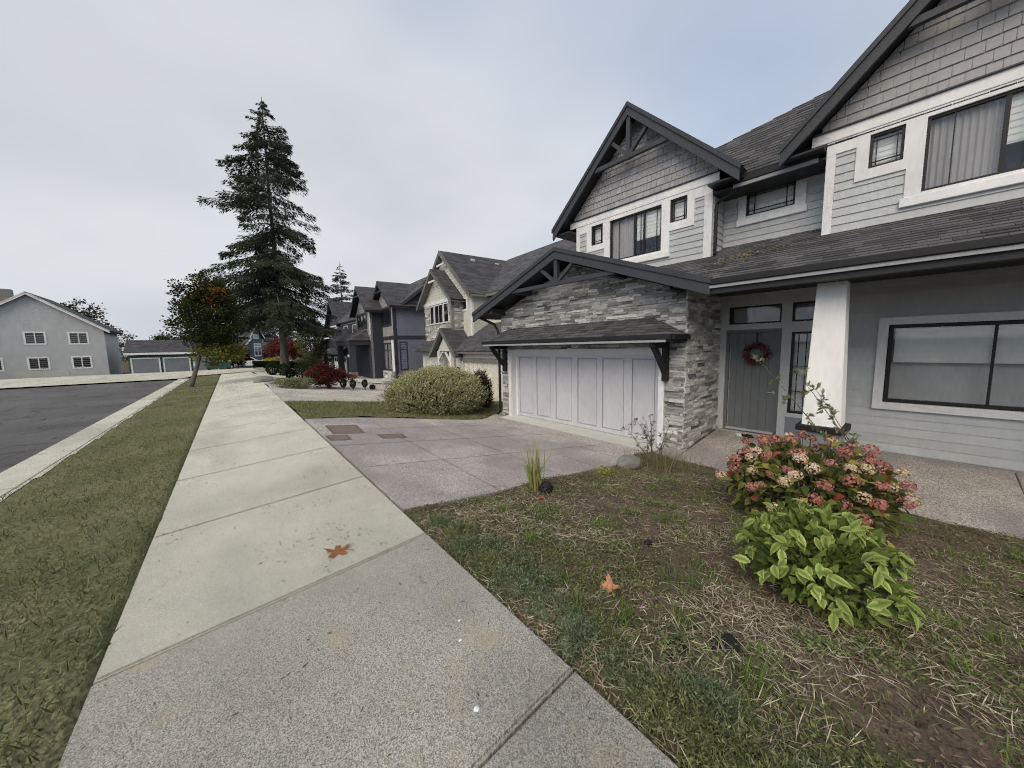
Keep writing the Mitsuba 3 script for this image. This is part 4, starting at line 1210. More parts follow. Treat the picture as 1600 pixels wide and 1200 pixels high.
for x, y, t, s in ((9.6, 96, 12.0, 'grey misty conifer standing just right of the navy house'), (14.6, 100, 9.0, 'small hazy conifer seen right of the fir trunk')):
    fir('misty_conifer', s, x, y, t, .3, np.sort(rng.uniform(-1, t - .3, 150)), lambda h, t=t: float(np.interp(h, [-2, t], [4.6, .2])), 16, (.12, .14, .145), (.19, .21, .21), 1.0, .35)


def leafy_tree(name, label, x, y, h0, center, radii, ncl, per, size, ca, cb, cr=.4, r0=.10, stems=1, group=None, cat='tree', hollow=.45, extra=()):
    k = thing(name, label, cat, group)
    z0 = gz(x, y) - .08
    for i in range(stems):
        e = np.asarray(center) + (rng.normal(size=3) * np.asarray(radii) * .35 if stems > 1 else 0)
        p = np.linspace([x + (i - stems / 2) * .05, y, z0], e, 8) + rng.normal(0, .02, (8, 3))
        obj('trunk' if stems == 1 else 'stem', tube(p, np.linspace(r0, r0 * .35, 8), 7), 'bark', k, smooth=True)
    br = []
    for i in range(26):
        q = unit(rng.normal(size=3) + [0, 0, .3])
        a = np.array([x, y, z0]) + (np.asarray(center) - [x, y, z0]) * rng.uniform(.6, 1)
        p = np.linspace(a, np.asarray(center) + q * np.asarray(radii) * .85, 6) + rng.normal(0, .03, (6, 3)) * np.asarray(radii)[2] * .5
        br.append(tube(p, np.linspace(r0 * .3, .006, 6), 4))
    obj('branches', br, 'bark', k, kind='stuff')
    b = [clump_crown(center, radii, ncl, per, size, ca, cb, cr, hollow)]
    for e in extra:
        b.append(clump_crown(*e[:4], size, *e[4:6], cr, .3))
    leaves_obj('crown', b, k, kind='stuff')
    return k


leafy_tree('street_tree', 'dark green broadleaf tree with some orange leaves at the left of the sidewalk', -.75, 22.6, 0, (.15, 23.4, 1.9), (1.45, 1.5, 2.1), 230, 60, .13, (.022, .034, .016), (.065, .075, .028), .34, .11,
           extra=[((.5, 23.2, .05), (1.2, 1.2, .75), 60, 60, (.10, .125, .03), (.22, .22, .07)), ((.2, 23.0, 2.8), (1.2, 1.2, .9), 16, 40, (.16, .06, .02), (.26, .12, .03))])
leafy_tree('maroon_maple', 'deep maroon maple at the far left beside the sidewalk end', 2.38, 49.5, 0, (2.35, 49.7, -.55), (1.15, 1.1, 1.0), 90, 50, .16, (.030, .008, .010), (.11, .018, .020), .32, .06)
leafy_tree('red_maple', 'rust red maple crown behind the fir trunk', 7.1, 50, 0, (7.1, 50, .15), (2.35, 2.2, 1.35), 150, 50, .17, (.055, .028, .022), (.22, .05, .035), .42, .10)
leafy_tree('yellow_bush', 'bright yellow autumn bush left of the fir trunk', 5.35, 46, 0, (5.35, 46, -1.35), (1.3, 1.0, .75), 70, 50, .13, (.20, .17, .03), (.50, .40, .06), .3, .04, stems=3, cat='shrub')
leafy_tree('columnar_tree', 'tall pale green upright tree right of the fir trunk', 9.0, 46, 0, (9.0, 46, 1.2), (1.45, 1.4, 3.4), 170, 50, .17, (.055, .075, .035), (.16, .18, .08), .38, .10)
leafy_tree('mixed_shrub', 'loose grey green shrub in front of the slate house', 6.3, 33, 0, (6.3, 33, -1.25), (.95, .9, .95), 80, 50, .10, (.035, .05, .025), (.12, .14, .06), .25, .04, stems=4, cat='shrub')
leafy_tree('mixed_shrub', 'taller dark shrub against the canopy of the slate house', 7.6, 35.5, 0, (7.6, 35.5, -.75), (1.0, 1.0, 1.35), 80, 50, .10, (.025, .04, .02), (.09, .10, .05), .27, .04, stems=4, cat='shrub')
leafy_tree('japanese_maple', 'low wine red japanese maple between the driveways', 4.25, 18.3, 0, (4.15, 18.4, -1.22), (.85, .8, .42), 110, 55, .085, (.045, .018, .018), (.145, .042, .042), .22, .05, stems=3,
           extra=[((5.0, 18.5, -1.30), (.5, .4, .18), 18, 50, (.08, .018, .022), (.22, .04, .05)), ((3.9, 18.4, -.86), (.4, .4, .2), 14, 50, (.05, .012, .015), (.16, .03, .036))])
leafy_tree('pale_shrub', 'low pale green shrub in the gravel bed by the sidewalk', 2.75, 17.7, 0, (2.75, 17.8, -1.42), (.75, .7, .24), 90, 60, .055, (.10, .12, .045), (.30, .31, .16), .16, .02, stems=4, cat='shrub')
# distant tree line that closes the street end, all the way round the left
for i, (x, y, r, h, ca, cb) in enumerate(((-4, 66, 3.4, 4.0, (.03, .045, .02), (.08, .09, .035)), (-21.3, 55, 2.4, 4.2, (.06, .05, .02), (.16, .11, .04)), (-13.5, 74, 4.0, 8.5, (.028, .042, .02), (.08, .095, .04)),
                                        (-37, 52, 3.8, 6.8, (.04, .045, .02), (.12, .10, .04)), (3.8, 92, 3.6, 4.2, (.035, .05, .025), (.09, .10, .05)), (-16, 90, 6.5, 7.5, (.03, .045, .028), (.075, .09, .05)), (-34, 80, 6.5, 8, (.03, .045, .028), (.075, .09, .05)), (-4, 104, 6, 7, (.05, .06, .04), (.1, .11, .07)))):
    z = gz(x, y)
    leafy_tree('background_tree', ('broad green tree beyond the crossing, first left of the teal garage', 'orange tinted tree between the two houses across the crossing', 'large green tree rising behind the grey gabled house', 'brownish tree at the far left of the roadway', 'green tree behind the navy house', 'big dark tree in the left distance', 'big dark tree at the far left horizon', 'hazy tree on the horizon behind the teal garage')[i],
               x, y, 0, (x, y, z + h * .62), (r, r, h * .55), 150, 45, .36, ca, cb, .8, .2)


def box_ball(name, label, x, y, r, rz, zc, n, ca, cb, size=.035, group=None, trunk=True):
    """A clipped ball of box on a short stem."""
    k = thing(name, label, 'topiary' if trunk else 'shrub', group)
    z0 = gz(x, y)
    obj('stem', tube([(x, y, z0 - .1), (x + .01, y, z0 + zc)], .03, 6), 'bark', k)
    q = unit(rng.normal(size=(n, 3)))
    p = np.array([x, y, z0 + zc]) + q * [r, r, rz] * rng.uniform(.72, 1.04, (n, 1))
    leaves_obj('ball', leaf_batch(p, unit(q + rng.normal(size=(n, 3)) * .7), rand_dir(n, .5), size, size * .6, tones(n, ca, cb)), k, kind='stuff')


DG = ((.014, .026, .014), (.045, .065, .03))
for x, y, s in ((4.60, 17.35, 'left of the three small box balls beside the japanese maple'), (5.0, 17.3, 'middle of the three small box balls beside the japanese maple'), (5.75, 17.95, 'right of the three small box balls beside the japanese maple')):
    box_ball('topiary_ball', s, x, y, .125, .19, .33, 1200, *DG, size=.04)
box_ball('small_box_bush', 'tiny box bush at the right end of the row of box balls', 6.3, 18.5, .13, .11, .12, 900, *DG, size=.05, trunk=False)
for x, y, s, r in ((3.2, 28.9, 'clipped dark ball nearest the end of the sidewalk', .36), (3.82, 28.6, 'second clipped dark ball from the end of the sidewalk', .36), (4.4, 25.6, 'largest clipped dark ball right of the fir trunk base', .44), (3.78, 25.9, 'small clipped ball left of the largest one', .24)):
    box_ball('clipped_ball', s, x, y, r, r * 1.15, r * 1.2, 1500, *DG, size=.08)
k = thing('hedge', 'low dark clipped hedge crossing behind the fir trunk', 'hedge')
n = 16000
p = rng.uniform([3.2, 42.0, 0], [8.3, 43.0, 1], (n, 3))
f_ = rng.integers(0, 3, n)
p[f_ == 0, 1] = 42.0 + rng.normal(0, .04, (f_ == 0).sum())
p[f_ == 1, 2] = 1.0 + rng.normal(0, .03, (f_ == 1).sum())
p[:, 2] = ground_z(p[:, 0], p[:, 1]) - .05 + p[:, 2] * .72
leaves_obj('foliage', leaf_batch(p, rand_dir(n, .4), rand_dir(n, .6), .12, .08, tones(n, (.010, .022, .012), (.032, .052, .026))), k, kind='stuff')
k = thing('far_kerb', 'pale kerb curving in front of the hedge at the street end', 'kerb')
for i in range(8):
    x0 = 2.9 + i * .62
    obj('kerb_stone', bx(x0, x0 + .61, 37.3 - i * .05, 37.5 - i * .05, -2.2, gz(x0, 37.3) + .22, .02), 'pale', k)
for x, y, r, s in ((1.95, 21.3, .36, 'grey rounded boulder nearest the sidewalk in the gravel bed'), (2.4, 22.1, .26, 'smaller grey boulder behind the first in the gravel bed'), (2.2, 20.4, .14, 'small dark stone at the gravel bed edge')):
    m = trimesh.creation.icosphere(3, 1.0)
    v = m.vertices * (1 + .35 * (meshkit.fbm(m.vertices * 1.4 + x, 3)[:, None] - .5)) * [r * 1.2, r, r * .62] + [x, y, gz(x, y) + r * .2]
    tag(obj('boulder', (v, m.faces), 'rock', smooth=True), s, 'boulder')


def big_bush(label, name, cx, cy, rx, ry, zt, n, ca, cb, ang=0.0):
    """A rounded mound of small variegated sprigs."""
    k = thing(name, label, 'shrub')
    z0 = gz(cx, cy)
    ca, cb = np.asarray(ca), np.asarray(cb)
    th = rng.uniform(0, 2 * np.pi, n)
    mu = rng.uniform(-.62, 1, n)
    q = np.stack([np.sqrt(1 - mu * mu) * np.cos(th), np.sqrt(1 - mu * mu) * np.sin(th), mu], 1)
    lump = 1 + .24 * (meshkit.fbm(q * 2.6 + 5, 3) - .5) + .24 * (meshkit.fbm(q * 7 + 2, 2) - .5)
    hz = (zt - z0) / 1.5
    cz = z0 + hz * .52
    p = q * np.array([rx, ry, hz]) * (lump * np.where(rng.random(n) < .06, rng.uniform(1.0, 1.10, n), rng.uniform(.78, 1.02, n)))[:, None]
    c_, s_ = math.cos(ang), math.sin(ang)
    p = np.stack([p[:, 0] * c_ - p[:, 1] * s_, p[:, 0] * s_ + p[:, 1] * c_, p[:, 2]], 1) + [cx, cy, cz]
    p = p[p[:, 2] > z0 + .04]
    n = len(p)
    q = unit((p - [cx, cy, cz]) / [rx, ry, hz])
    swirl = np.cross(q, [0, 0, 1]) * .8 * np.sign(meshkit.noise(p * 1.3) - .5)[:, None]
    d0 = unit(q * .8 + [0, 0, .55] + swirl * rng.uniform(0, 1, (n, 1)) + rng.normal(size=(n, 3)) * .35)
    parts = []
    for j in range(7):
        pp = p + d0 * (.022 * j)
        d = unit(d0 + rng.normal(size=(n, 3)) * .55)
        up_ = np.clip((q[:, 2:3] + .3) * .8, 0, 1)
        t = np.clip(rng.normal(.35 + .1 * j / 7, .25, (n, 1)) + .18 * up_, 0, 1)
        parts.append(leaf_batch(pp, d, rand_dir(n, .6), .046, .026, ca * (1 - t) + cb * t))
    leaves_obj('foliage', parts, k, kind='stuff')
    i = rng.integers(0, n, 60)
    obj('branches', [tube([(cx + rng.normal(0, .2), cy + rng.normal(0, .2), z0 - .1), tuple(p[a] * .5 + np.array([cx, cy, z0]) * .5 + [0, 0, .1]), tuple(p[a])], [.02, .012, .004], 4) for a in i], 'bark', k, kind='stuff')
    # a dark inner mass of leaves keeps the mound from being see-through
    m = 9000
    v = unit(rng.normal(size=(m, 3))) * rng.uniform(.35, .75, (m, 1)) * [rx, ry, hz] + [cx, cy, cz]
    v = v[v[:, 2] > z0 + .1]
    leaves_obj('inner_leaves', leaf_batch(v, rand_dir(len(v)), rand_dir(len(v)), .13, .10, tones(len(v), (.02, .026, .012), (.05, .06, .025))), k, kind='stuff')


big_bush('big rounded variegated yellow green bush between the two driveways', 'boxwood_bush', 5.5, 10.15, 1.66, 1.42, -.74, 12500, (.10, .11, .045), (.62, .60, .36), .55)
big_bush('small dark purple green shrub peeking out right of the big rounded bush', 'dark_shrub', 7.75, 10.9, .40, .4, -1.0, 1300, (.035, .025, .02), (.13, .09, .06))

# ------------------------------------------------------------------ the front yard's plants and litter
import shapely


def yard_points(n, power=1.3, lo=.9, hi=8.5, poly=None, az=(14, 112)):
    """Points over the yard, thinning out with distance as the picture needs them."""
    a = np.radians(rng.uniform(*az, n))
    e = 2 - power
    r = (lo ** e + rng.random(n) * (hi ** e - lo ** e)) ** (1 / e)
    p = np.stack([r * np.sin(a), r * np.cos(a)], 1)
    p = p[shapely.contains_xy(poly if poly is not None else yard, p[:, 0], p[:, 1])]
    return np.c_[p, yard_z(p[:, 0], p[:, 1])]


def field(p, s, o):
    return meshkit.fbm(np.c_[p[:, :2] * s + o, p[:, :1] * 0], 3)


def flat_dirs(n, lift=(0.0, .25)):
    a = rng.uniform(0, 2 * np.pi, n)
    return unit(np.stack([np.cos(a), np.sin(a), rng.uniform(*lift, n)], 1))


UPV = np.array([0, 0, 1.0])
p = yard_points(64000)
g = field(p, 1.5, 3.3)
p = p[g + rng.normal(0, .13, len(p)) > .505]
n = len(p)
L = rng.uniform(.03, .13, n)
leaves_obj('dry_grass', leaf_batch(p + [0, 0, .006] + UPV * rng.uniform(0, .02, (n, 1)), flat_dirs(n), UPV + rng.normal(0, .3, (n, 3)), L, rng.uniform(.002, .0055, n), tones(n, (.16, .125, .085), (.58, .51, .39))), look='petal')
tag('dry_grass', 'dead straw and dry stalks strewn over the front yard', 'dry grass', kind='stuff')
p = yard_points(62000)
g = field(p, 1.3, 8.1)
p = p[g + rng.normal(0, .09, len(p)) < .525]
n = len(p)
q = np.repeat(p, 2, axis=0)[:2 * n] + np.c_[rng.normal(0, .018, (2 * n, 2)), rng.uniform(.0, .022, 2 * n)]
m = len(q)
leaves_obj('low_weeds', leaf_batch(q, flat_dirs(m, (.0, .8)), UPV + rng.normal(0, .4, (m, 3)), rng.uniform(.010, .034, m), rng.uniform(.007, .018, m), tones(m, (.075, .095, .040), (.22, .245, .11))))
tag('low_weeds', 'low green weeds and moss spread over the front yard', 'weeds', kind='stuff')
p = yard_points(20000, 1.5)
p = p[field(p, 2.2, 5.5) + rng.normal(0, .1, len(p)) < .53]
n = len(p)
leaves_obj('short_grass', leaf_batch(p, unit(rng.normal(size=(n, 3)) * .45 + [0, 0, 1]), rand_dir(n), rng.uniform(.03, .085, n), rng.uniform(.0025, .005, n), tones(n, (.09, .13, .04), (.26, .30, .11))))
tag('short_grass', 'short thin grass blades among the weeds of the front yard', 'grass', kind='stuff')
p = yard_points(30000, 1.3)
e_ = shapely.distance(shapely.points(p[:, :2]), LineString(RIGHT))
p = p[(rng.random(len(p)) < np.clip(1.3 - e_ / .9, .5, 1))]
n = len(p)
a = flat_dirs(n, (-.05, .3))
lb = leaf_batch(p + [0, 0, .004], a, UPV + rng.normal(0, .5, (n, 3)), rng.uniform(.015, .06, n), rng.uniform(.006, .02, n), tones(n, (.030, .022, .016), (.21, .155, .115), 1.3))
leaves_obj('mulch', lb, look='petal')
tag('mulch', 'dark bark mulch and wood chips along the driveway edge and over the yard', 'mulch', kind='stuff')
tf = []
for _ in range(75):
    q = yard_points(40, .9, 1.1, 6.0)
    if not len(q):
        continue
    q = q[0]
    n, sp = int(rng.integers(25, 90)), rng.uniform(.02, .09)
    b = np.c_[q[:2] + rng.normal(0, sp, (n, 2)), np.zeros(n)]
    b = b[shapely.contains_xy(yard, b[:, 0], b[:, 1])]
    n = len(b)
    b[:, 2] = yard_z(b[:, 0], b[:, 1])
    if rng.random() < .6:
        tf.append(leaf_batch(b, unit(rng.normal(size=(n, 3)) * .4 + [0, 0, 1]), rand_dir(n), rng.uniform(.04, .12, n), rng.uniform(.004, .007, n), tones(n, (.09, .14, .04), (.24, .31, .10))))
    else:
        b = np.repeat(b, 3, axis=0) + np.c_[rng.normal(0, .014, (3 * n, 2)), rng.uniform(0, .04, 3 * n)]
        tf.append(leaf_batch(b, flat_dirs(3 * n, (.1, .9)), UPV + rng.normal(0, .4, (3 * n, 3)), rng.uniform(.015, .034, 3 * n), rng.uniform(.010, .020, 3 * n), tones(3 * n, (.08, .115, .045), (.23, .28, .12))))
leaves_obj('weed_clumps', tf)
tag('weed_clumps', 'scattered green clumps of grass and clover in the front yard', 'weeds', kind='stuff')
# creeping ground cover along the sidewalk
cov = []
for u, y, r in [(u, y, r * .86) for u, y, r in ((.16, 2.62, .08), (.22, 2.36, .13), (.13, 2.14, .12), (.30, 2.05, .09), (.16, 1.84, .13), (.36, 1.76, .09), (.15, 1.57, .14), (.36, 1.50, .10), (.17, 1.30, .11), (.33, 1.20, .09), (.14, 1.05, .15), (.30, .98, .10), (.17, .78, .10), (.16, .56, .17), (.33, .50, .12), (.20, .30, .16), (.30, .08, .14), (.17, -.25, .16), (.22, -.6, .2))]:
    n = int(800 * (r / .17) ** 2) + 60
    a, d = rng.uniform(0, 2 * np.pi, n), r * np.sqrt(rng.random(n)) * (1 + .5 * rng.normal(size=n) * (rng.random(n) < .3))
    x, yy = UE + SK * y + u + d * np.cos(a), y + d * np.sin(a) * 1.25
    ok = (x > UE + SK * yy - .03) & (meshkit.fbm(np.stack([x * 14, yy * 14, x * 0], -1), 2) > .36)
    x, yy, d = x[ok], yy[ok], d[ok]
    n = len(x)
    h = .07 * np.sqrt(np.clip(1 - (d / r) ** 2, 0.03, 1)) * rng.uniform(.1, 1.15, n)
    b = np.c_[x, yy, yard_z(x, yy) + h]
    base = unit(rng.normal(size=(n, 3)) * [.8, .8, .25] + [0, 0, .6])
    ca, cb = [((.072, .098, .050), (.245, .29, .165)), ((.085, .105, .046), (.27, .295, .145)), ((.068, .096, .055), (.225, .28, .175))][int(rng.integers(3))]
    tw = tones(n, ca, cb)
    for j in range(6):
        cov.append(leaf_batch(b + base * .010 * j, unit(base * .8 + rng.normal(size=(n, 3)) * .55), rand_dir(n), rng.uniform(.013, .034, n), rng.uniform(.004, .008, n), tw * rng.uniform(.65, 1.35, (n, 1))))
leaves_obj('ground_cover', cov)
tag('ground_cover', 'grey green creeping ground cover clumps along the sidewalk edge', 'ground cover', kind='stuff')
# grass on the strip between the driveways and on the verge
p = yard_points(30000, .6, 8.3, 16, strip, (2, 60))
p[:, 2] = ground_z(p[:, 0], p[:, 1]) + .0
n = len(p)
leaves_obj('strip_grass', leaf_batch(p, unit(rng.normal(size=(n, 3)) * .6 + [0, 0, 1]), rand_dir(n), rng.uniform(.05, .14, n), rng.uniform(.008, .016, n), tones(n, (.08, .10, .04), (.23, .24, .12))))
tag('strip_grass', 'tufty grass on the strip between the two driveways', 'grass', kind='stuff')
p = yard_points(115000, 1.3, 1.2, 26, uvq(-2.28, -.68, -3, 30), (-75, 8))
p[:, 2] = ground_z(p[:, 0], p[:, 1]) - .01
n = len(p)
leaves_obj('verge_grass', leaf_batch(p, unit(rng.normal(size=(n, 3)) * .6 + [0, 0, 1]), rand_dir(n), rng.uniform(.03, .09, n), rng.uniform(.004, .009, n), tones(n, (.06, .08, .03), (.24, .25, .12), 1.3)))
tag('verge_grass', 'mown grass of the verge beside the kerb', 'grass', kind='stuff')


def blade(base, a, lean, L, W, bend, n=7):
    """One long grass or iris blade: a folded, tapering strip."""
    t = np.linspace(0, 1, n)
    out = np.array([math.cos(a), math.sin(a), 0])
    ang = lean + bend * t ** 1.6
    ds = L / (n - 1)
    p = np.asarray(base) + np.cumsum(np.vstack([[0, 0, 0], (np.sin(ang)[:-1, None] * out + np.cos(ang)[:-1, None] * UPV) * ds]), 0)
    s = np.array([-math.sin(a + .4), math.cos(a + .4), 0])
    w = W * np.clip(1.15 - t ** 2.2 * 1.12, .03, 1)[:, None] / 2
    v = np.stack([p - s * w, p + out * w * .25, p + s * w], 1).reshape(-1, 3)
    i = np.arange(n - 1)[:, None] * 3
    f = np.concatenate([i + [0, 3, 4], i + [0, 4, 1], i + [1, 4, 5], i + [1, 5, 2]])
    return v, f


k = thing('iris_plant', 'upright yellow green sword-leaved plant at the driveway edge', 'plant')
for i in range(38):
    x, y = 2.84 + rng.normal(0, .045), 2.93 + rng.normal(0, .035)
    v, f = blade((x, y, float(yard_z(x, y)) - .01), rng.uniform(0, 6.28), abs(rng.normal(.10, .14)), rng.uniform(.30, .72), rng.uniform(.016, .026), rng.uniform(0, .4) if i % 7 else .9)
    t = np.linspace(0, 1, len(v))[:, None] * rng.uniform(.4, 1)
    obj('blade', (v, f), 'leaf', k, color=(np.array([.18, .23, .07]) * (1 - t) + np.array([.43, .47, .20]) * t) * rng.uniform(.8, 1.25) if i % 6 else np.full((len(v), 3), [.34, .30, .12]), smooth=True)
for x, y, hh, nn, sp, lab in ((1.655, .985, .13, 46, .045, 'dense green grass tuft below the orange leaf in the yard'), (1.80, .42, .12, 46, .05, 'green grass tuft in the lower right of the yard'), (2.36, .97, .13, 60, .09, 'broad soft grass tuft in the middle of the yard'),
                              (2.75, 1.9, .10, 46, .10, 'thin grass tuft in the upper middle of the yard'), (3.1, 1.25, .12, 60, .13, 'flattened grass tuft left of the variegated shrub'), (2.05, 2.1, .10, 40, .08, 'yellowish grass tuft near the middle left of the yard')):
    k = thing('grass_tuft', lab, 'grass tuft')
    vs = [blade((x + rng.normal(0, sp), y + rng.normal(0, sp), float(yard_z(x, y)) - .005), rng.uniform(0, 6.28), abs(rng.normal(.15, .2)), hh * rng.uniform(.5, 1.2), .0065, rng.uniform(0, .8), 5) for _ in range(nn)]
    c = np.vstack([np.tile(tones(1, (.06, .11, .03), (.17, .24, .07)), (len(v), 1)) for v, f in vs])
    obj('blades', vs, 'leaf', k, color=c, kind='stuff')


def wide_leaf(L, W, droop, n=5, cup=.2):
    """A broad leaf along +x from the origin: vertices left, rib, right at n stations."""
    t = np.linspace(0, 1, n)
    w = W / 2 * np.sin(np.pi * np.clip(t * .96 + .04, 0, 1) ** .8)
    x, z = L * t * np.cos(droop * t * .6), -L * droop * t ** 2 * .5
    v = np.stack([np.stack([x, -w, z + cup * w], 1), np.stack([x, 0 * w, z], 1), np.stack([x, w, z + cup * w], 1)], 1).reshape(-1, 3)
    i = np.arange(n - 1)[:, None] * 3
    return v, np.concatenate([i + [0, 3, 4], i + [0, 4, 1], i + [1, 4, 5], i + [1, 5, 2]])


def turn(v, d, up):
    """Set a leaf's +x along d with its face towards up."""
    d = unit(np.asarray(d, float))
    y = unit(np.cross(up, d))
    return v[:, :1] * d + v[:, 1:2] * y + v[:, 2:3] * np.cross(d, y)


k = thing('variegated_shrub', 'glossy yellow green shrub with pale edged leaves at the right edge of the yard', 'shrub')
cx, cy = 2.98, .36
z0 = float(yard_z(cx, cy))
stems, tips = [], []
for i in range(49):
    th, mu = 2.39996 * i, 1 - 1.35 * i / 48
    q = unit(np.array([math.sqrt(1 - mu * mu) * math.cos(th), math.sqrt(1 - mu * mu) * math.sin(th), mu]) + rng.normal(0, .10, 3))
    tip = np.array([cx, cy, z0 + .30]) + q * [.38, .44, .32] * rng.uniform(.86, 1.05)
    tip[2] = max(tip[2], z0 + .06)
    stems.append(tube(np.array([[cx, cy, z0 - .03], (np.array([cx, cy, z0 + .1]) + tip) / 2 + rng.normal(0, .02, 3), tip]), [.009, .006, .004], 5))
    tips.append((tip, q))
obj('stems', stems, 'bark', k, kind='stuff')
for tip, q in tips:
    for j in range(6):
        a = j * 1.05 + rng.uniform(0, .5)
        e1 = unit(np.cross(q, [0.3, .2, 1]))
        e2 = np.cross(q, e1)
        d = unit((e1 * math.cos(a) + e2 * math.sin(a)) * rng.uniform(.3, 1) + q * rng.uniform(.1, .9) + [0, 0, -rng.uniform(0, .9)] + rng.normal(0, .25, 3))
        v, f = wide_leaf(rng.uniform(.07, .12), rng.uniform(.040, .056), rng.uniform(.3, 1.1))
        m = np.tile([1, 0, 1], len(v) // 3)[:, None] * rng.uniform(.5, 1)
        c = (np.array([.13, .22, .045]) * (1 - m) + np.array([.50, .54, .20]) * m) * rng.uniform(.75, 1.2)
        obj('leaf', (turn(v, d, unit(q * 1.2 + [0, 0, .9] + rng.normal(0, .3, 3))) + tip - d * .02 + rng.normal(0, .02, 3), f), 'leaf', k, color=c, smooth=True)

n = 1500
q = unit(rng.normal(size=(n, 3))) * rng.uniform(.3, .95, (n, 1)) * [.36, .42, .32] + [cx, cy, z0 + .30]
q = q[q[:, 2] > z0]
n = len(q)
leaves_obj('inner_leaves', leaf_batch(q, unit(q - [cx, cy, z0 + .2] + rng.normal(0, .15, (n, 3))), rand_dir(n, 1), .085, .045, tones(n, (.06, .10, .025), (.26, .33, .09))), k, kind='stuff')

k = thing('hydrangea', 'hydrangea bush with fading pink and cream flower heads beside the porch', 'shrub')
cx, cy = 4.72, .70
z0 = float(yard_z(cx, cy))
C0 = np.array([cx, cy, z0 + .36])
st, heads = [], []
for i in range(90):
    th, mu = 2.39996 * i, .98 - .92 * (i / 89)
    q = np.array([math.sqrt(1 - mu * mu) * math.cos(th), math.sqrt(1 - mu * mu) * math.sin(th), mu]) + rng.normal(0, .06, 3)
    heads.append((C0 + q * [.70, .76, .54] * rng.uniform(.86, 1.04), unit(q)))
    st.append(tube(np.array([[cx + rng.normal(0, .08), cy + rng.normal(0, .08), z0 - .03], C0 * .55 + heads[-1][0] * .45 - [0, 0, .12], heads[-1][0]]), [.008, .006, .004], 4))
obj('stems', st, 'bark', k, kind='stuff')
PINK = [((.27, .095, .085), (.42, .20, .165)), ((.44, .30, .22), (.60, .47, .36)), ((.22, .085, .065), (.38, .17, .125)), ((.40, .31, .20), (.52, .41, .27))]
for i, (h, q) in enumerate(heads):
    n = 80
    r = rng.uniform(.045, .072)
    v = unit(rng.normal(size=(n, 3)) + q * .55)
    a, b = PINK[rng.choice(4, p=[.42, .16, .32, .10])]
    leaves_obj('flower_head', leaf_batch(h + v * [r, r, r * .8] * rng.uniform(.8, 1, (n, 1)), unit(np.cross(v, rng.normal(size=(n, 3)))), v + rng.normal(0, .25, (n, 3)), .026, .024, tones(n, a, b)), k, 'petal')
for i in range(240):
    q = unit(rng.normal(size=3) + [-.2, .1, .0])
    q[2] = rng.uniform(-.65, .85)
    q = unit(q)
    c0 = C0 + q * [.68, .74, .50] * rng.uniform(.80, 1.02)
    c0[2] = max(c0[2], z0 + .05)
    v, f = wide_leaf(rng.uniform(.09, .15), rng.uniform(.06, .09), rng.uniform(.4, 1.2), 4)
    a = [(.07, .10, .03), (.17, .19, .05), (.30, .27, .07), (.24, .07, .05)][rng.choice(4, p=[.42, .28, .15, .15])]
    obj('leaf', (turn(v, unit(q + rng.normal(0, .6, 3) - [0, 0, .25]), unit(q + [0, 0, .8])) + c0, f), 'leaf', k, color=np.tile(np.array(a) * rng.uniform(.75, 1.25), (len(v), 1)), smooth=True)


n = 2200
q = unit(rng.normal(size=(n, 3)))
q[:, 2] = q[:, 2] * .9
p = C0 + q * [.66, .72, .50] * rng.uniform(.45, .95, (n, 1))
p = p[p[:, 2] > z0]
n = len(p)
leaves_obj('inner_leaves', leaf_batch(p, unit(p - C0 + rng.normal(0, .3, (n, 3))), rand_dir(n, 1), .10, .065, tones(n, (.05, .07, .025), (.20, .19, .07))), k, kind='stuff')


def twiggy(name, label, base, tips, leaf_n, size, ca, cb, r0=.008):
    k = thing(name, label, 'shrub')
    br, c, d = [], [], []
    for t in tips:
        t = np.asarray(t, float)
        b = np.asarray(base, float) + rng.normal(0, .05, 3) * [1, 1, 0]
        m = (b + t) / 2 + [0, 0, .12] + rng.normal(0, .04, 3)
        s = np.linspace(0, 1, 9)[:, None]
        p = b * (1 - s) ** 2 + m * 2 * s * (1 - s) + t * s * s
        br.append(tube(p, np.linspace(r0, .0025, 9), 5))
        for j in range(3, 9):
            for _ in range(2):
                e = p[j] + unit(rng.normal(size=3) + [0, 0, .3]) * rng.uniform(.05, .16)
                br.append(tube(np.stack([p[j], (p[j] + e) / 2 + rng.normal(0, .01, 3), e]), [.003, .002, .0015], 4))
                for _ in range(leaf_n):
                    c.append(p[j] + (e - p[j]) * rng.uniform(.2, 1.05))
                    d.append(unit(e - p[j]) + rng.normal(0, .8, 3))
    obj('branches', br, 'bark', k, kind='stuff')
    c, d = np.array(c), np.array(d)
    leaves_obj('leaves', leaf_batch(c, d, rand_dir(len(c), .8), size * rng.uniform(.7, 1.2, len(c)), size * .5, tones(len(c), ca, cb)), k, kind='stuff')


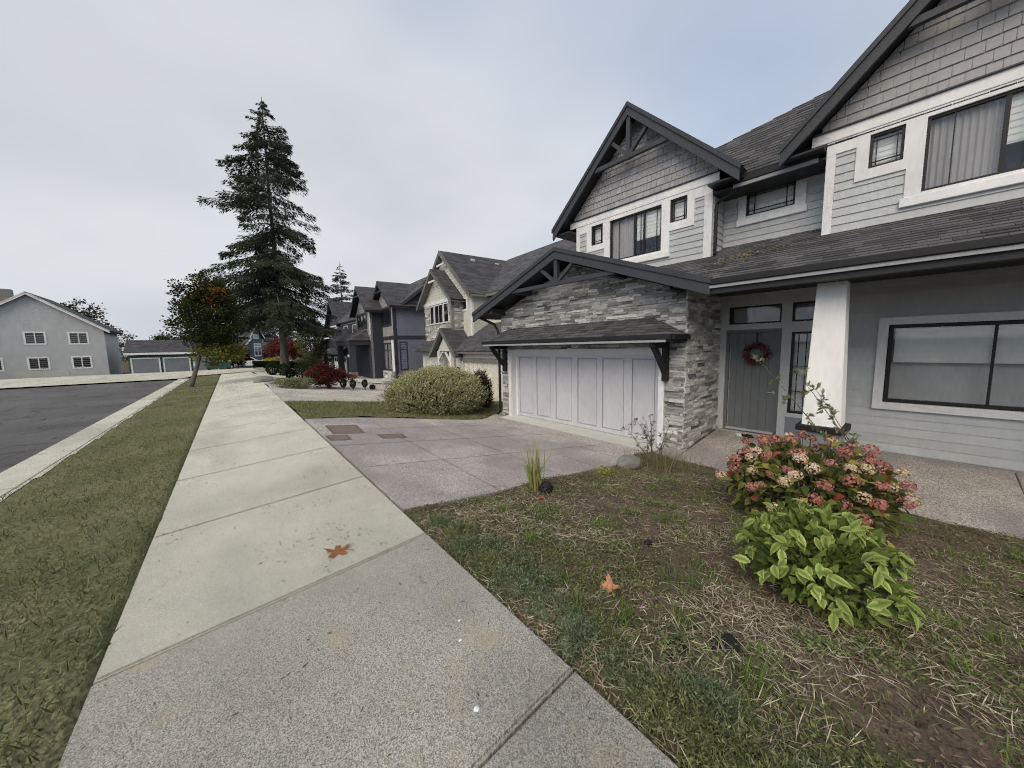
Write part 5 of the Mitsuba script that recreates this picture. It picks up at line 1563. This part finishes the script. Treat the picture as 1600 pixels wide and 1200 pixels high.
gy = lambda x, y: float(yard_z(x, y))
twiggy('sparse_shrub', 'sparse twiggy shrub in front of the garage corner', (5.45, 2.75, gy(5.45, 2.75)), [(5.30, 2.78, -1.14), (5.25, 3.02, -1.22), (5.35, 3.25, -1.42), (5.5, 2.55, -1.30), (5.1, 2.70, -1.38), (5.6, 3.0, -1.35), (5.3, 2.5, -1.5)], 4, .04, (.045, .055, .035), (.12, .13, .08))
twiggy('slender_shrub', 'slender branch with pale leaves reaching in front of the sidelight', (5.75, .05, gy(5.75, .05)), [(5.34, 1.30, -.30), (5.42, .95, -.42), (5.6, .8, -.62)], 9, .06, (.10, .13, .06), (.25, .27, .15), .010)
k = thing('dry_clump', 'dry olive grass clump at the foot of the garage corner', 'grass clump')
vs, cs = [], []
for _ in range(420):
    x, y = 5.55 + rng.normal(0, .30), 2.72 + rng.normal(0, .22)
    if not yard.contains(Point(x, y)):
        continue
    m = blade((x, y, gy(x, y) - .01), rng.uniform(0, 6.28), abs(rng.normal(.25, .25)), rng.uniform(.12, .38), .006, rng.uniform(0, 1.0), 5)
    vs.append(m)
    cs.append(np.tile(tones(1, (.09, .10, .04), (.30, .28, .16)), (len(m[0]), 1)))
obj('blades', vs, 'leaf', k, color=np.vstack(cs), kind='stuff')
k = thing('lime_plant', 'small lime green seedling near the driveway edge', 'plant')
n = 90
c = np.array([4.15, 2.84, gy(4.15, 2.84) + .05]) + rng.normal(0, 1, (n, 3)) * [.07, .06, .03]
leaves_obj('leaves', leaf_batch(c, rand_dir(n, .3), UPV + rng.normal(0, .5, (n, 3)), .05, .03, tones(n, (.16, .20, .04), (.36, .38, .10))), k, kind='stuff')
obj('stem', tube([(4.15, 2.84, gy(4.15, 2.84) - .02), (4.15, 2.84, gy(4.15, 2.84) + .06)], .006, 5), 'bark', k)
m = trimesh.creation.icosphere(3, 1.0)
v = m.vertices * (1 + .5 * (meshkit.fbm(m.vertices * 1.3 + 9, 3)[:, None] - .5)) * [.24, .18, .12] + [5.05, 3.0, gy(5.05, 3.0) + .05]
tag(obj('rock', (v, m.faces), 'rock', smooth=True, tone=.4), 'pale grey rock at the corner of the driveway and yard', 'rock')
# black landscape cloth and a crumpled black bag
for x, y, sx, sy, sz, nm, s in ((2.86, 2.76, .075, .07, .085, 'black_bag', 'crumpled black plastic bag beside the sword-leaved plant'), (1.685, .72, .075, .05, .010, 'black_cloth', 'small flat scrap of black cloth in the lower yard'), (1.90, .56, .10, .055, .009, 'black_cloth', 'larger scrap of black cloth right of the other scrap'),
                                (2.72, 1.42, .035, .03, .025, 'black_clod', 'small black clod in the middle of the yard')):
    m = trimesh.creation.icosphere(4, 1.0)
    r = 1 + .55 * (meshkit.fbm(m.vertices * 2.1 + x * 3, 4)[:, None] - .45) + .12 * np.abs(meshkit.noise(m.vertices * 6 + y)[:, None] - .5)
    v = m.vertices * r * [sx, sy, sz] + [x, y, gy(x, y) + sz * .55]
    tag(obj(nm, (v, m.faces), 'cloth', smooth=True), s, nm.split('_')[1])


def fallen_leaf(label, x, y, z, r, ang, ca, cb, curl=.25, name='fallen_leaf', lobe=.58):
    """A lobed maple leaf, a little curled, with its stalk."""
    a = np.linspace(0, 2 * np.pi, 61)[:-1]
    rr = r * (1 - lobe + lobe * np.abs(np.cos(a * 2.5)) ** 1.5) * (1 + .10 * np.cos(a * 17)) * (1 - .25 * np.exp(-((a - np.pi) / .5) ** 2))
    o = np.stack([rr * np.cos(a), rr * np.sin(a)], 1)
    v = [[0, 0]] + [list(q * s) for s in (.5, 1.0) for q in o]
    v = np.array(v)
    d = np.linalg.norm(v, axis=1) / r
    zz = curl * r * d ** 2 * (.5 + np.sin(np.arctan2(v[:, 1], v[:, 0]) * 2 + 1)) + .004
    v = np.c_[v, np.maximum(zz, .003)]
    n = 60
    f = [[0, 1 + i, 1 + (i + 1) % n] for i in range(n)]
    for i in range(n):
        j = (i + 1) % n
        f += [[1 + i, 61 + i, 61 + j], [1 + i, 61 + j, 1 + j]]
    c_, s_ = math.cos(ang), math.sin(ang)
    M = np.array([[c_, s_, 0], [-s_, c_, 0], [0, 0, 1]])
    k = thing(name, label, 'leaf')
    t = np.clip(d * .6 + rng.normal(0, .12, len(v)), 0, 1)[:, None]
    obj('blade', (v @ M + [x, y, z], np.array(f)), 'leaf', k, color=np.asarray(ca) * (1 - t) + np.asarray(cb) * t, smooth=True)
    st = np.array([[-.05 * r, 0, .006], [-.7 * r, .05 * r, .016], [-1.25 * r, .2 * r, .008]])
    obj('stalk', tube(st @ M + [x, y, z], .0022, 5), 'leaf', k, color=[.22, .10, .05])


fallen_leaf('large brown maple leaf lying on the sidewalk', .62, 2.80, float(ground_z(.62, 2.80)), .095, 2.6, (.33, .17, .075), (.22, .10, .045))
fallen_leaf('orange maple leaf lying in the yard', 1.86, 1.21, gy(1.86, 1.21) + .02, .062, 1.0, (.66, .34, .19), (.58, .28, .15), .7, lobe=.28)
fallen_leaf('small red leaf by the black bag', 2.62, 2.60, gy(2.62, 2.6) + .012, .045, .3, (.45, .09, .06), (.33, .06, .045), .4)
for x, y, r, s in ((.93, 1.575, .0085, 'white pebble farthest from the camera on the grey slab'), (.862, 1.462, .0085, 'white pebble in the middle of the grey slab'), (.728, 1.122, .013, 'largest white pebble nearest the camera on the grey slab')):
    m = trimesh.creation.icosphere(2, 1.0)
    tag(obj('pebble', (m.vertices * (1 + .3 * (meshkit.noise(m.vertices * 2 + x)[:, None] - .5)) * [r, r * .9, r * .45] + [x, y, float(ground_z(x, y)) + r * .35], m.faces), 'white', smooth=True), s, 'pebble')
# needles, seeds and leaf crumbs on the paving
n = 900
y = -1 + 8 * rng.random(n) ** 1.4
u = rng.uniform(-.6, 1.1, n)
x = u + SK * y
p = np.c_[x, y, ground_z(x, y) + .006]
c = tones(n, (.045, .035, .025), (.16, .10, .055))
c[rng.random(n) < .10] = [.34, .17, .07]
L = np.where(rng.random(n) < .8, rng.uniform(.006, .02, n), rng.uniform(.02, .05, n))
leaves_obj('paving_litter', leaf_batch(p, flat_dirs(n, (0, .12)), UPV + rng.normal(0, .3, (n, 3)), L, np.minimum(rng.uniform(.002, .008, n), L * .5), c), look='petal')
tag('paving_litter', 'needles, seeds and leaf crumbs scattered on the sidewalk', 'litter', kind='stuff')
